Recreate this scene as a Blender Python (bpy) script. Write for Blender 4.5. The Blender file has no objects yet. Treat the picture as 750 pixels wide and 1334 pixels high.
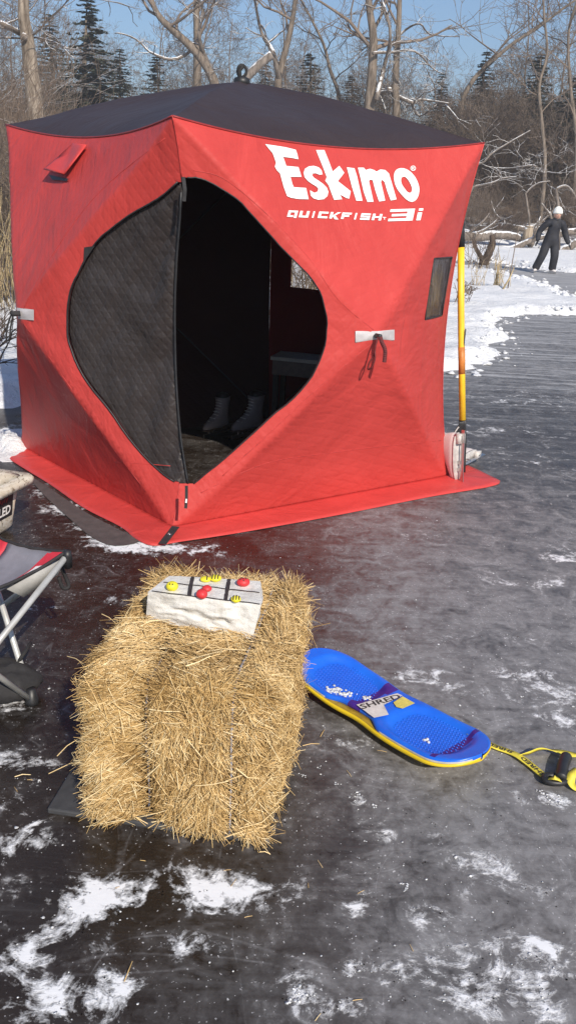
import bpy, bmesh, math, random
from math import sin, cos, pi, radians, sqrt, exp
from mathutils import Vector, Matrix, noise
from mathutils.bvhtree import BVHTree
from mathutils.geometry import delaunay_2d_cdt
random.seed(7)
S = bpy.context.scene
C = S.collection
# ------------------------------------------------------------------ camera
FPX, PITCH, ROLL, CH = 1116.34, 0.3512, 0.0489, 1.4584
PW, PH = 750.0, 1334.0
_d = Vector((0, cos(PITCH), -sin(PITCH))); _r = Vector((1, 0, 0)); _u = _r.cross(_d)
_r2 = _r * cos(ROLL) + _u * sin(ROLL); _u2 = _u * cos(ROLL) - _r * sin(ROLL)
CAM = Vector((0, 0, CH))
cd = bpy.data.cameras.new('camera'); co = bpy.data.objects.new('camera', cd); C.objects.link(co)
cd.sensor_fit = 'VERTICAL'; cd.sensor_height = 36; cd.lens = FPX / PH * 36
cd.clip_start = .05; cd.clip_end = 3000
M = Matrix((_r2, _u2, -_d)).transposed().to_4x4(); M.translation = CAM
co.matrix_world = M; S.camera = co
# ------------------------------------------------------------------ light
SUN_EL = radians(36); sh = Vector((.38, -.925, 0)).normalized()      # horizontal direction towards the sun
TO_SUN = (sh * cos(SUN_EL) + Vector((0, 0, sin(SUN_EL)))).normalized()
w = bpy.data.worlds.new('World'); S.world = w; w.use_nodes = True
nt = w.node_tree; bg = nt.nodes['Background']
sky = nt.nodes.new('ShaderNodeTexSky'); sky.sky_type = 'NISHITA'; sky.sun_disc = False
sky.sun_elevation = SUN_EL; sky.sun_rotation = math.atan2(sh.x, sh.y)
sky.air_density = 1.1; sky.dust_density = .3; sky.ozone_density = 6.0
nt.links.new(sky.outputs[0], bg.inputs[0]); bg.inputs[1].default_value = .10
sd = bpy.data.lights.new('sun', 'SUN'); sd.energy = 4.6; sd.angle = radians(.5); sd.color = (1, .91, .78)
so = bpy.data.objects.new('sun', sd); C.objects.link(so)
so.rotation_euler = TO_SUN.to_track_quat('Z', 'Y').to_euler(); so.location = (0, 0, 20)
S.view_settings.view_transform = 'Standard'; S.view_settings.look = 'None'
S.view_settings.exposure = .34; S.view_settings.gamma = 1
S.cycles.max_bounces = 8; S.cycles.transparent_max_bounces = 8
try: S.cycles.use_denoising = True
except Exception: pass

# ------------------------------------------------------------------ helpers
def ray(x, y):
    return (_d + _r2 * ((x - PW / 2) / FPX) - _u2 * ((y - PH / 2) / FPX))
def g(x, y, z=0.0):            # the point at height z seen at photo pixel x, y
    v = ray(x, y); t = (z - CH) / v.z
    return CAM + v * t
def at(x, y, Y):               # the point at distance Y seen at photo pixel x, y
    v = ray(x, y); return CAM + v * (Y / v.y)
ORG = {}
def tag(o, label=None, cat=None, group=None, kind=None):
    if label: o['label'] = label
    if cat: o['category'] = cat
    if group: o['group'] = group
    if kind: o['kind'] = kind
    return o
def empty(name, loc, label=None, cat=None, group=None):
    o = bpy.data.objects.new(name, None); C.objects.link(o); o.location = loc
    o.empty_display_size = .1
    ORG[o.name] = Vector(loc); return tag(o, label, cat, group)
def obj(name, V, F, mat, parent=None, smooth=True, origin=None, attr=None):
    """mesh from WORLD-space vertices; origin follows the parent or the base of the mesh"""
    if attr is None:
        used = sorted({i for f in F for i in f})
        if len(used) < len(V):
            mp_ = {o_: i for i, o_ in enumerate(used)}; V = [V[i] for i in used]; F = [tuple(mp_[i] for i in f) for f in F]
    if parent is not None: org = ORG[parent.name]
    elif origin is not None: org = Vector(origin)
    else:
        n = len(V); org = Vector((sum(v[0] for v in V) / n, sum(v[1] for v in V) / n, min(v[2] for v in V)))
    me = bpy.data.meshes.new(name)
    me.from_pydata([(v[0] - org.x, v[1] - org.y, v[2] - org.z) for v in V], [], F)
    if isinstance(mat, (list, tuple)):
        for m in mat: me.materials.append(m)
    else: me.materials.append(mat)
    if smooth: me.polygons.foreach_set('use_smooth', [True] * len(me.polygons))
    if attr is not None:
        for an, vals in attr.items():
            a = me.attributes.new(an, 'FLOAT', 'POINT'); a.data.foreach_set('value', vals)
    me.update()
    o = bpy.data.objects.new(name, me); C.objects.link(o)
    if parent is not None: o.parent = parent
    else: o.location = org
    ORG[o.name] = org
    return o
def copy_tree(o, parent=None):
    c = o.copy(); C.objects.link(c)
    if parent is not None:
        c.parent = parent; c.matrix_parent_inverse = o.matrix_parent_inverse.copy()
    for ch in list(o.children): copy_tree(ch, c)
    return c
class MB:
    def __init__(s): s.V = []; s.F = []; s.A = []
    def add(s, V, F, a=0.0):
        n = len(s.V); s.V += [tuple(v) for v in V]; s.F += [tuple(i + n for i in f) for f in F]; s.A += [a] * len(V)
    def tube(s, pts, rad, k=6, a=0.0, cap=True):
        pts = [Vector(p) for p in pts]; n = len(pts)
        if not isinstance(rad, (list, tuple)): rad = [rad] * n
        V = []; F = []; up = None
        for i, p in enumerate(pts):
            t = (pts[min(i + 1, n - 1)] - pts[max(i - 1, 0)])
            if t.length < 1e-9: t = Vector((0, 0, 1))
            t.normalize()
            if up is None:
                up = Vector((0, 0, 1)) if abs(t.z) < .9 else Vector((1, 0, 0))
            x = t.cross(up)
            if x.length < 1e-4: x = t.cross(Vector((0, 1, .3)))
            x.normalize(); y = x.cross(t).normalized(); up = y
            for j in range(k):
                an = 2 * pi * j / k
                V.append(p + (x * cos(an) + y * sin(an)) * rad[i])
        for i in range(n - 1):
            for j in range(k):
                b = (j + 1) % k
                F.append((i * k + j, i * k + b, (i + 1) * k + b, (i + 1) * k + j))
        if cap:
            F.append(tuple(range(k))[::-1]); F.append(tuple((n - 1) * k + j for j in range(k)))
        s.add(V, F, a)
    def box(s, c, dx, dy, dz, X=Vector((1, 0, 0)), Y=Vector((0, 1, 0)), Z=Vector((0, 0, 1)), a=0.0):
        c = Vector(c); V = []
        for k in (-.5, .5):
            for (i, j) in ((-.5, -.5), (.5, -.5), (.5, .5), (-.5, .5)):
                V.append(c + X * dx * i + Y * dy * j + Z * dz * k)
        s.add(V, [(3, 2, 1, 0), (4, 5, 6, 7), (0, 1, 5, 4), (1, 2, 6, 5), (2, 3, 7, 6), (3, 0, 4, 7)], a)
    def loft(s, rings, a=0.0, cap=True):
        k = len(rings[0]); V = [p for r in rings for p in r]; F = []
        for i in range(len(rings) - 1):
            for j in range(k):
                b = (j + 1) % k; F.append((i * k + j, i * k + b, (i + 1) * k + b, (i + 1) * k + j))
        if cap:
            F.append(tuple(range(k))[::-1]); F.append(tuple((len(rings) - 1) * k + j for j in range(k)))
        s.add(V, F, a)
    def build(s, name, mat, parent=None, smooth=True, attr=None, origin=None):
        return obj(name, s.V, s.F, mat, parent, smooth, origin, {attr: s.A} if attr else None)
def bevel(o, wd, seg=2, ang=40):
    m = o.modifiers.new('bevel', 'BEVEL'); m.width = wd; m.segments = seg; m.limit_method = 'ANGLE'; m.angle_limit = radians(ang)
    return o
def subd(o, n=1):
    m = o.modifiers.new('subsurf', 'SUBSURF'); m.levels = n; m.render_levels = n; return o
def solid(o, t, off=-1):
    m = o.modifiers.new('solid', 'SOLIDIFY'); m.thickness = t; m.offset = off; return o
def catmull(P, n=6, closed=False):
    P = [Vector(p) for p in P]; out = []; N = len(P)
    rng = range(N if closed else N - 1)
    for i in rng:
        if closed: a, b, c, d = P[(i - 1) % N], P[i], P[(i + 1) % N], P[(i + 2) % N]
        else: a, b, c, d = P[max(i - 1, 0)], P[i], P[i + 1], P[min(i + 2, N - 1)]
        for k in range(n):
            t = k / n
            out.append(.5 * ((2 * b) + (c - a) * t + (2 * a - 5 * b + 4 * c - d) * t * t + (3 * b - a - 3 * c + d) * t ** 3))
    if not closed: out.append(P[-1])
    return out
def smooth01(a, b, x):
    t = min(1, max(0, (x - a) / (b - a))); return t * t * (3 - 2 * t)

# ------------------------------------------------------------------ materials
class NM:
    """a small node-tree builder"""
    def __init__(s, name, rough=.6, spec=.5, metal=0.0):
        s.m = bpy.data.materials.new(name); s.m.use_nodes = True; s.t = s.m.node_tree
        s.b = s.t.nodes['Principled BSDF']; s.b.inputs['Roughness'].default_value = rough
        s.b.inputs['Specular IOR Level'].default_value = spec; s.b.inputs['Metallic'].default_value = metal
    def n(s, ty, **kw):
        x = s.t.nodes.new(ty)
        for k, v in kw.items():
            if hasattr(x, k): setattr(x, k, v)
        return x
    def l(s, a, b): s.t.links.new(a, b)
    def coord(s, kind='Object', scale=(1, 1, 1), rot=(0, 0, 0)):
        tc = s.n('ShaderNodeTexCoord'); mp = s.n('ShaderNodeMapping')
        mp.inputs['Scale'].default_value = scale; mp.inputs['Rotation'].default_value = rot
        s.l(tc.outputs[kind], mp.inputs[0]); return mp.outputs[0]
    def noise(s, scale, detail=4, rough=.55, vec=None, dist=0):
        x = s.n('ShaderNodeTexNoise'); x.inputs['Scale'].default_value = scale; x.inputs['Detail'].default_value = detail
        x.inputs['Roughness'].default_value = rough; x.inputs['Distortion'].default_value = dist
        s.l(vec if vec is not None else s.coord(), x.inputs['Vector']); return x.outputs['Fac']
    def ramp(s, fac, stops):
        r = s.n('ShaderNodeValToRGB'); e = r.color_ramp.elements
        while len(e) < len(stops): e.new(.5)
        for i, (p, c) in enumerate(stops):
            e[i].position = p; c = (c, c, c) if isinstance(c, (int, float)) else c; e[i].color = (*c[:3], 1)
        s.l(fac, r.inputs[0]); return r.outputs[0]
    def math(s, op, a, b=None, clamp=False):
        x = s.n('ShaderNodeMath'); x.operation = op; x.use_clamp = clamp
        for i, q in enumerate((a, b)):
            if q is None: continue
            if isinstance(q, (int, float)): x.inputs[i].default_value = q
            else: s.l(q, x.inputs[i])
        return x.outputs[0]
    def mix(s, fac, a, b, mode='MIX'):
        x = s.n('ShaderNodeMix'); x.data_type = 'RGBA'; x.blend_type = mode
        for i, q in ((0, fac), (6, a), (7, b)):
            if isinstance(q, (int, float)): x.inputs[i].default_value = q
            elif isinstance(q, tuple): x.inputs[i].default_value = (*q[:3], 1)
            else: s.l(q, x.inputs[i])
        return x.outputs[2]
    def attr(s, name):
        a = s.n('ShaderNodeAttribute'); a.attribute_name = name; return a.outputs['Fac']
    def bump(s, h, strength=.3, dist=.01, normal=None):
        b = s.n('ShaderNodeBump'); b.inputs['Strength'].default_value = strength; b.inputs['Distance'].default_value = dist
        s.l(h, b.inputs['Height'])
        if normal is not None: s.l(normal, b.inputs['Normal'])
        s.l(b.outputs[0], s.b.inputs['Normal']); return b.outputs[0]
    def col(s, c):
        if isinstance(c, tuple): s.b.inputs['Base Color'].default_value = (*c[:3], 1)
        else: s.l(c, s.b.inputs['Base Color'])
def plain(name, c, rough=.5, metal=0, var=.25, scale=30, bumps=.0, spec=.5):
    m = NM(name, rough, spec, metal)
    f = m.noise(scale, 4, .6)
    d = tuple(x * (1 - var) for x in c); u = tuple(min(1, x * (1 + var)) for x in c)
    m.col(m.ramp(f, [(.3, d), (.7, u)]))
    if bumps: m.bump(m.noise(scale * 4, 3, .6), bumps, .002)
    return m.m
MAT = {}
def fabric(name, c, quilt=False, rough=.5, qs=16.0, qstr=.3, trans=0.0):
    m = NM(name, rough, .35)
    v = m.coord('Object')
    f = m.noise(2.2, 5, .6, v, .6); f2 = m.noise(60, 3, .6, v)
    c2 = tuple(x * .86 for x in c); c3 = tuple(min(1, x * 1.08 + .006) for x in c)
    m.col(m.mix(m.math('MULTIPLY', f2, .35), m.ramp(f, [(.3, c2), (.7, c3)]), tuple(min(1, x * 1.15 + .01) for x in c)))
    # large crumples, then the quilting or the weave
    wr = m.n('ShaderNodeTexNoise'); wr.inputs['Scale'].default_value = 4.2; wr.inputs['Detail'].default_value = 5; wr.inputs['Distortion'].default_value = 1.6
    m.l(m.coord('Object', (1, 1, .7)), wr.inputs['Vector'])
    b = m.n('ShaderNodeBump'); b.inputs['Strength'].default_value = .38; b.inputs['Distance'].default_value = .035; m.l(wr.outputs['Fac'], b.inputs['Height'])
    if quilt:
        h = None
        for an in (.72, -.72):
            wv = m.n('ShaderNodeTexWave'); wv.wave_type = 'BANDS'; wv.bands_direction = 'Z'
            wv.inputs['Scale'].default_value = qs; wv.inputs['Distortion'].default_value = .3; wv.inputs['Detail'].default_value = 1
            m.l(m.coord('Object', (1, 1, 1), (an, an, 0)), wv.inputs['Vector'])
            h = wv.outputs['Fac'] if h is None else m.math('MAXIMUM', h, wv.outputs['Fac'])
        p = m.math('POWER', h, 3.0)
        m.bump(m.math('MULTIPLY', p, -1), qstr, .006, b.outputs[0])
    else:
        m.bump(m.noise(140, 2, .5, v), .12, .001, b.outputs[0])
    if trans:
        tr = m.n('ShaderNodeBsdfTranslucent'); tr.inputs[0].default_value = (*c, 1)
        mx = m.n('ShaderNodeMixShader'); mx.inputs[0].default_value = trans
        out = m.t.nodes['Material Output']; m.l(m.b.outputs[0], mx.inputs[1]); m.l(tr.outputs[0], mx.inputs[2]); m.l(mx.outputs[0], out.inputs[0])
    return m.m
MAT['red'] = fabric('red_fabric', (.56, .055, .048), True, .5, 9, .12, .12)
MAT['redskirt'] = fabric('red_skirt_fabric', (.54, .050, .045), False, .45)
MAT['roof'] = fabric('black_roof_fabric', (.034, .022, .024), False, .55)
MAT['lining'] = fabric('black_lining', (.050, .010, .011), True, .8, 16, .3, .24)
MAT['quilt'] = fabric('quilted_black', (.034, .027, .026), True, .38, 10, .28)
MAT['black'] = plain('black_plastic', (.02, .02, .022), .45, 0, .3, 40)
MAT['blackcloth'] = plain('black_cloth', (.025, .024, .026), .85, 0, .3, 25, .3)
MAT['steel'] = plain('steel', (.6, .6, .6), .3, 1, .15, 20)
MAT['tubesilver'] = plain('silver_paint', (.55, .55, .54), .38, .3, .15, 18)
MAT['white'] = plain('white_print', (.86, .84, .82), .5, 0, .04, 12)
MAT['grey_patch'] = plain('grey_reflective_patch', (.5, .47, .48), .5, 0, .12, 30, .2)
MAT['yellow'] = plain('yellow_paint', (.85, .55, .03), .4, 0, .1, 14)
MAT['straptext'] = plain('black_print', (.04, .035, .03), .6, 0, .1, 20)
MAT['skin'] = plain('skin', (.52, .3, .22), .5, 0, .1, 30)

# ------------------------------------------------------------------ sky-lit setting: ice
def nz(x, y, s=1.0, o=3, z=0.0):
    return noise.fractal(Vector((x * s, y * s, z)), 1.0, 2.0, o)
SNOW = [(440,898,17,6,.9),(100,1182,50,26,1.2),(150,1165,34,14,1),(245,1150,34,22,1),(320,1160,42,20,1),(25,1095,20,22,.9),(60,1098,14,8,.9),
 (250,1235,22,13,.7),(25,1250,36,22,.9),(65,1305,50,26,1.1),(150,1295,26,18,1.1),(467,1182,14,20,.75),(560,1190,22,12,.8),(635,1150,52,14,.55),
 (565,1095,13,9,.9),(465,1040,9,6,1),(716,1040,22,8,1),(675,1270,70,24,.9),(615,1295,50,20,.75),(700,1230,40,10,.9),(705,1310,14,20,1.1),
 (525,1270,30,12,.7),(385,1295,15,18,1),(450,1315,20,12,1),(455,1260,12,8,.9),(690,880,30,8,.8),(705,905,40,8,.6),(730,725,18,8,.7),
 (735,940,30,10,.7),(640,1020,40,8,.35),(460,965,22,7,.8),(520,945,14,5,.6),(490,1085,20,10,.5),(600,1120,40,10,.4),(215,713,58,5,1.25),(170,712,30,6,1.2),
 (85,662,22,5,.9),(112,684,20,5,.9),(60,640,18,5,.9),(128,700,14,5,.9),(8,575,26,14,1.3),(10,915,24,7,1.0),(15,990,20,10,.6),(100,1020,10,6,.5),
 (195,700,20,5,.9),(560,700,60,6,.25),(690,760,60,10,.3),(640,560,70,8,.3),(700,600,60,10,.25),(690,520,80,8,.3),(45,790,30,6,.35),(130,780,20,5,.5),
 (480,905,30,6,.5),(545,880,30,8,.55),(600,900,20,6,.5),(40,1000,30,12,.6),(20,1040,25,10,.6),(580,830,50,6,.25),(660,830,50,6,.3)]
SB = []
for (x, y, rx, ry, s_) in SNOW:
    c = g(x, y); a = (g(x + rx, y) - g(x - rx, y)).length / 2; b = (g(x, y + ry) - g(x, y - ry)).length / 2
    SB.append((c.x, c.y, a, b, s_))
def snow_amt(x, y):
    v = 0.0
    for (cx, cy, a, b, s_) in SB:
        dx = (x - cx) / a; dy = (y - cy) / b; q = dx * dx + dy * dy
        if q < 6: v += s_ * 1.0 * exp(-q * .6)
    return min(v, 1.4)
def frost_haze_amt(x, y):
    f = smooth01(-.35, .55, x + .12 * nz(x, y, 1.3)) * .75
    f *= smooth01(6.0, 3.0, y) * .6 + .4  # wider reach lightens the mid ice in colour, standing in for bright haze
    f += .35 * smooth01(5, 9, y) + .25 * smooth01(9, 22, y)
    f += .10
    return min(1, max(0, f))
ice = NM('ice', .2, .38)
v = ice.coord('Object')
fr = ice.attr('frost_haze'); sn = ice.attr('snow')
n1 = ice.noise(9, 8, .68, v, .8); n2 = ice.noise(38, 6, .7, v, .4); n3 = ice.noise(2.2, 5, .6, v); n5 = ice.noise(230, 3, .7, v)
vs = ice.coord('Object', (1.0, 7, 1), (0, 0, .12)); st = ice.noise(5.5, 7, .7, vs, .5)
vs2 = ice.coord('Object', (.35, 5.5, 1), (0, 0, -.05)); st2 = ice.noise(2.0, 8, .72, vs2, .3)
base = ice.ramp(n3, [(.3, (.012, .009, .007)), (.55, (.027, .020, .016)), (.75, (.044, .034, .028))])
# frost dust with painted-in haze: grain thresholded by the combined amount
fm = ice.math('ADD', ice.math('MULTIPLY', n1, .9), ice.math('ADD', ice.math('MULTIPLY', n2, .5), ice.math('MULTIPLY', st, .25)))
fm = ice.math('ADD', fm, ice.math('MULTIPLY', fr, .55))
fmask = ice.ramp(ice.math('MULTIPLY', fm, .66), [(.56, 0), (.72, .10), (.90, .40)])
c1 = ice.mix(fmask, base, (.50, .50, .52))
# wind-drawn white streaks out on the rink
far = ice.ramp(ice.math('MULTIPLY', ice.math('ADD', st2, ice.math('MULTIPLY', fr, .18)), 1.0), [(.53, 0), (.64, .14), (.76, .55)])
farm = ice.math('MULTIPLY', far, ice.attr('far'))
c2 = ice.mix(farm, c1, (.62, .63, .66))
# fine white specks everywhere
sp = ice.ramp(ice.math('ADD', ice.math('MULTIPLY', ice.noise(120, 2, .5, v), .8), ice.math('MULTIPLY', n1, .25)), [(.66, 0), (.71, .6)])
c3 = ice.mix(sp, c2, (.7, .7, .72))
# thin skate scratches and hairline cracks: contour lines of slow noises
for sc_i, wd_i, st_i, vec_i in ((1.6, .0018, .16, v), (3.4, .0024, .14, ice.coord('Object', (1, .35, 1), (0, 0, .7))), (2.6, .0022, .14, ice.coord('Object', (.3, 1, 1), (0, 0, .25)))):
    ln = ice.math('ABSOLUTE', ice.math('SUBTRACT', ice.noise(sc_i, 2, .45, vec_i, .3), .5))
    lm_ = ice.math('MULTIPLY', ice.ramp(ln, [(0, st_i), (wd_i * 1.6, 0)]), ice.ramp(n1, [(.42, 0), (.60, 1)]))
    c3 = ice.mix(lm_, c3, (.6, .6, .63))
sm = ice.math('ADD', sn, ice.math('ADD', ice.math('MULTIPLY', ice.math('SUBTRACT', n1, .54), 5.2), ice.math('MULTIPLY', ice.math('SUBTRACT', n2, .5), 2.6)))
smask = ice.math('MULTIPLY', ice.ramp(sm, [(.30, 0), (.55, .30), (1.0, .95)]), ice.ramp(sn, [(.02, 0), (.22, 1)]))
ice.col(ice.mix(smask, c3, (.82, .83, .86)))
rg = ice.math('ADD', ice.math('MULTIPLY', n1, .25), ice.math('ADD', ice.math('MULTIPLY', fmask, .8), ice.math('ADD', ice.math('MULTIPLY', farm, .5), .17)))
ice.l(ice.math('MAXIMUM', rg, ice.math('MULTIPLY', smask, .85), True), ice.b.inputs['Roughness'])
hb = ice.math('ADD', ice.math('MULTIPLY', smask, 1.0), ice.math('ADD', ice.math('MULTIPLY', n2, .25), ice.math('MULTIPLY', st2, .35)))
ice.bump(hb, .5, .008)
MAT['ice'] = ice.m
def axis(lo, hi, fine_lo, fine_hi, fs, grow=1.13):
    a = []; x = fine_lo
    while x <= fine_hi: a.append(x); x += fs
    st = fs; x = a[-1]
    while x < hi: st *= grow; x += st; a.append(min(x, hi))
    st = fs; x = fine_lo; b = []
    while x > lo: st *= grow; x -= st; b.append(max(x, lo))
    return b[::-1] + a
xs = axis(-300, 300, -1.25, 1.25, .018); ys = axis(-60, 420, .95, 3.7, .018)
V = []; F = []; fa = []; sa = []; fb = []
for yy in ys:
    for xx in xs:
        V.append((xx, yy, 0)); near = abs(xx) < 4 and 0 < yy < 9
        fa.append(frost_haze_amt(xx, yy)); sa.append(snow_amt(xx, yy) if near else 0); fb.append(smooth01(4, 8, yy) * .9 + .1)
nx = len(xs)
for j in range(len(ys) - 1):
    for i in range(nx - 1): F.append((j * nx + i, j * nx + i + 1, (j + 1) * nx + i + 1, (j + 1) * nx + i))
tag(obj('ice', V, F, MAT['ice'], None, True, (0, 0, 0), {'frost_haze': fa, 'snow': sa, 'far': fb}), kind='structure')

def grid(xs, ys, fn):
    V = []; F = []; nx = len(xs)
    for yy in ys:
        for xx in xs: V.append((xx, yy, fn(xx, yy)))
    for j in range(len(ys) - 1):
        for i in range(nx - 1): F.append((j * nx + i, j * nx + i + 1, (j + 1) * nx + i + 1, (j + 1) * nx + i))
    return V, F
# snow shore, path scraped through it, and the ground rising behind
def inpoly(x, y, P):
    c = False; j = len(P) - 1
    for i in range(len(P)):
        a, b = P[i], P[j]
        if (a[1] > y) != (b[1] > y) and x < (b[0] - a[0]) * (y - a[1]) / (b[1] - a[1]) + a[0]: c = not c
        j = i
    return c
def pdist(x, y, P):
    best = 1e9; j = len(P) - 1
    for i in range(len(P)):
        ax, ay = P[j]; bx, by = P[i]; dx, dy = bx - ax, by - ay
        t = max(0, min(1, ((x - ax) * dx + (y - ay) * dy) / (dx * dx + dy * dy + 1e-12)))
        q = (x - ax - dx * t) ** 2 + (y - ay - dy * t) ** 2
        if q < best: best = q
        j = i
    return sqrt(best)
def G2(x, y): p = g(x, y); return (p.x, p.y)
SHORE = [(-30, 5.0), (-6, 6.0), G2(0, 534), G2(24, 530), (-1.2, 8.6), (.6, 8.8), G2(574, 489), G2(604, 482), G2(635, 472), G2(650, 452), G2(650, 440), G2(640, 424),
         G2(655, 414), G2(674, 409), G2(750, 411), (9, 11.6), (30, 13), (60, 60), (60, 400), (-60, 400), (-60, 5)]
PATH = [G2(590, 338), G2(616, 341), G2(666, 344), G2(700, 351), G2(750, 356), (16, 22), (40, 24), (40, 15.5), (12, 14.8), G2(750, 393), G2(722, 380), G2(697, 371), G2(660, 358), G2(616, 351), G2(590, 346)]
def sd_snow(x, y):
    d = pdist(x, y, SHORE);  d = d if inpoly(x, y, SHORE) else -d
    e = pdist(x, y, PATH);   e = -e if inpoly(x, y, PATH) else e
    return min(d, e)
def terrain(x, y):
    s = sd_snow(x, y) + .22 * nz(x, y, 1.6, 3) * min(1, y / 10) + .07 * nz(x, y, 6, 2)
    edge = smooth01(-.08, .16, s)
    lump = (.5 + .5 * nz(x + 9, y, 3.5, 3)) * exp(-max(s, 0) / .7) * .10 + .06 * nz(x, y, 1.1, 3)
    h = edge * (.06 + max(0, lump)) - (1 - edge) * .05
    if y > 36:
        t = (y - 36 + 2 * nz(x, y, .12, 2)); h += max(0, min(t * .24, 3.0)) + .25 * nz(x, y, .35, 3) * smooth01(36, 40, y)
        h += max(0, y - 62) * .03
    return h
snow = NM('snow', .75, .3)
v = snow.coord('Object')
snow.col(snow.ramp(snow.noise(2.2, 5, .6, v), [(.3, (.72, .74, .78)), (.7, (.88, .88, .89))]))
snow.bump(snow.math('ADD', snow.noise(5, 8, .7, v, .5), snow.math('MULTIPLY', snow.noise(28, 4, .7, v), .35)), .9, .06)
snow.b.inputs['Subsurface Weight'].default_value = .0
MAT['snow'] = snow.m
ys = []; yy = 4.8
while yy < 60: ys.append(yy); yy += max(.07, .011 * yy)
while yy < 210: ys.append(yy); yy += 2.5
xs = []; xx = -1.0
while xx < 12.5: xs.append(xx); xx += .1
while xx < 90: xs.append(xx); xx += .1 + (xx - 12.5) * .12
xx = -1.1; left = []
while xx > -8: left.append(xx); xx -= .14
while xx > -90: left.append(xx); xx -= .14 + (-8 - xx) * .12
xs = left[::-1] + xs
V, F = grid(xs, ys, terrain)
bank = NM('bank_ground', .85, .2)
v = bank.coord('Object')
tz = bank.n('ShaderNodeSeparateXYZ'); bank.l(bank.coord('Object'), tz.inputs[0])
litter = bank.ramp(bank.noise(3, 6, .7, v), [(.3, (.10, .07, .05)), (.7, (.24, .18, .13))])
snc = bank.ramp(bank.noise(2.2, 5, .6, v), [(.3, (.74, .76, .80)), (.7, (.90, .90, .91))])
up = bank.ramp(bank.math('MULTIPLY', bank.math('ADD', tz.outputs[1], bank.math('MULTIPLY', bank.noise(.4, 3, .5, v), 6)), .01), [(.385, 0), (.42, 1)])
pt = bank.ramp(bank.noise(1.3, 7, .7, v), [(.40, 0), (.48, 1)])
bank.col(bank.mix(bank.math('MULTIPLY', up, pt), snc, litter))
bank.bump(bank.math('ADD', bank.noise(4, 8, .7, v, .5), bank.math('MULTIPLY', bank.noise(26, 4, .7, v), .35)), .9, .07)
tag(obj('snow_ground', V, F, bank.m, None, True, (0, 0, 0)), kind='structure')

# ------------------------------------------------------------------ loose snow on the ice
def lump(mb, c, r, flat=.5, seed=0):
    rr = random.Random(seed); V = []
    for (x, y, z) in ICO_V:
        q = 1 + rr.uniform(-.35, .35)
        V.append((c[0] + x * r * q * rr.uniform(.8, 1.2), c[1] + y * r * q, max(0.001, c[2] + (z * flat) * r * q + r * flat * .5)))
    mb.add(V, ICO_F)
bm = bmesh.new(); bmesh.ops.create_icosphere(bm, subdivisions=1, radius=1)
ICO_V = [v.co.copy() for v in bm.verts]; ICO_F = [tuple(v.index for v in f.verts) for f in bm.faces]; bm.free()
mb = MB(); rr = random.Random(3); n = 0
for (cx, cy, a, b, s_) in SB:
    if cy > 6: continue
    k = int(5 + 90 * s_ * min(1, (a * b) * 60))
    for i in range(k):
        x = cx + rr.gauss(0, a * 1.1); y = cy + rr.gauss(0, b * 1.2)
        if rr.random() < .2 + snow_amt(x, y): lump(mb, (x, y, 0), rr.uniform(.001, .0032) * (1.8 if rr.random() < .08 else 1), .35, n); n += 1
for i in range(900):
    y = rr.uniform(1.1, 5); x = rr.uniform(-.45, .45) * y
    if x > 0 or rr.random() < .4: lump(mb, (x, y, 0), rr.uniform(.001, .0032) * (1.9 if rr.random() < .06 else 1), .4, n); n += 1
for (x, y, r) in [(385,1288,.010),(392,1300,.008),(378,1305,.008),(402,1296,.007),(712,1037,.010),(722,1044,.009),(703,1032,.008),(730,1040,.008),(395,1010,.006),(52,1018,.007),
                  (62,1028,.005),(487,1050,.007),(462,1036,.009),(563,1073,.006),(525,1152,.008),(527,1160,.005),(200,682,.006),(415,1000,.006),(440,1022,.006),(118,1010,.006)]:
    p = g(x, y)
    for q_ in range(7): lump(mb, (p.x + rr.gauss(0, r * .7), p.y + rr.gauss(0, r * .6), 0), r * rr.uniform(.15, .55), .4, n); n += 1
tag(mb.build('snow_crumbs', MAT['snow']), 'scattered white snow crumbs and chips lying on the dark ice', 'snow', kind='stuff')
dc = g(6, 582); dgx = [dc.x + (i - 30) * .022 for i in range(61)]; dgy = [dc.y + (i - 22) * .03 for i in range(45)]
V, F = grid(dgx, dgy, lambda x, y: -.015 + .085 * exp(-((x - dc.x) / .30) ** 2 - ((y - dc.y - .05) / .30) ** 2) * (.75 + .8 * nz(x, y, 7, 4)))
tag(obj('snow_drift', V, F, MAT['snow'], None, True, (0, 0, 0)), 'small drift of loose snow heaped at the left corner of the tent', 'snow', kind='stuff')
# chunky snow ridge along the scraped edges
mb = MB(); rr = random.Random(5)
def ridge(poly, step, r0, r1, jit, cnt):
    for i in range(len(poly) - 1):
        a = Vector(poly[i]); b = Vector(poly[i + 1]); L = (b - a).length; k = max(1, int(L / step))
        for j in range(k * cnt):
            p = a.lerp(b, rr.random()) + Vector((rr.gauss(0, jit), rr.gauss(0, jit)))
            r = r0 + (r1 - r0) * rr.random() ** 2.5; lump(mb, (p.x, p.y, max(0, terrain(p.x, p.y)) - r * .45), r, .6, rr.random())
ridge(SHORE[6:16], .3, .010, .055, .15, 12); ridge(PATH[0:6], .4, .02, .10, .25, 12); ridge(PATH[8:15], .4, .02, .09, .22, 12)
tag(mb.build('snow_ridge', MAT['snow']), 'lumpy ridge of shovelled snow along the edge of the cleared ice', 'snow', kind='stuff')

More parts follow.
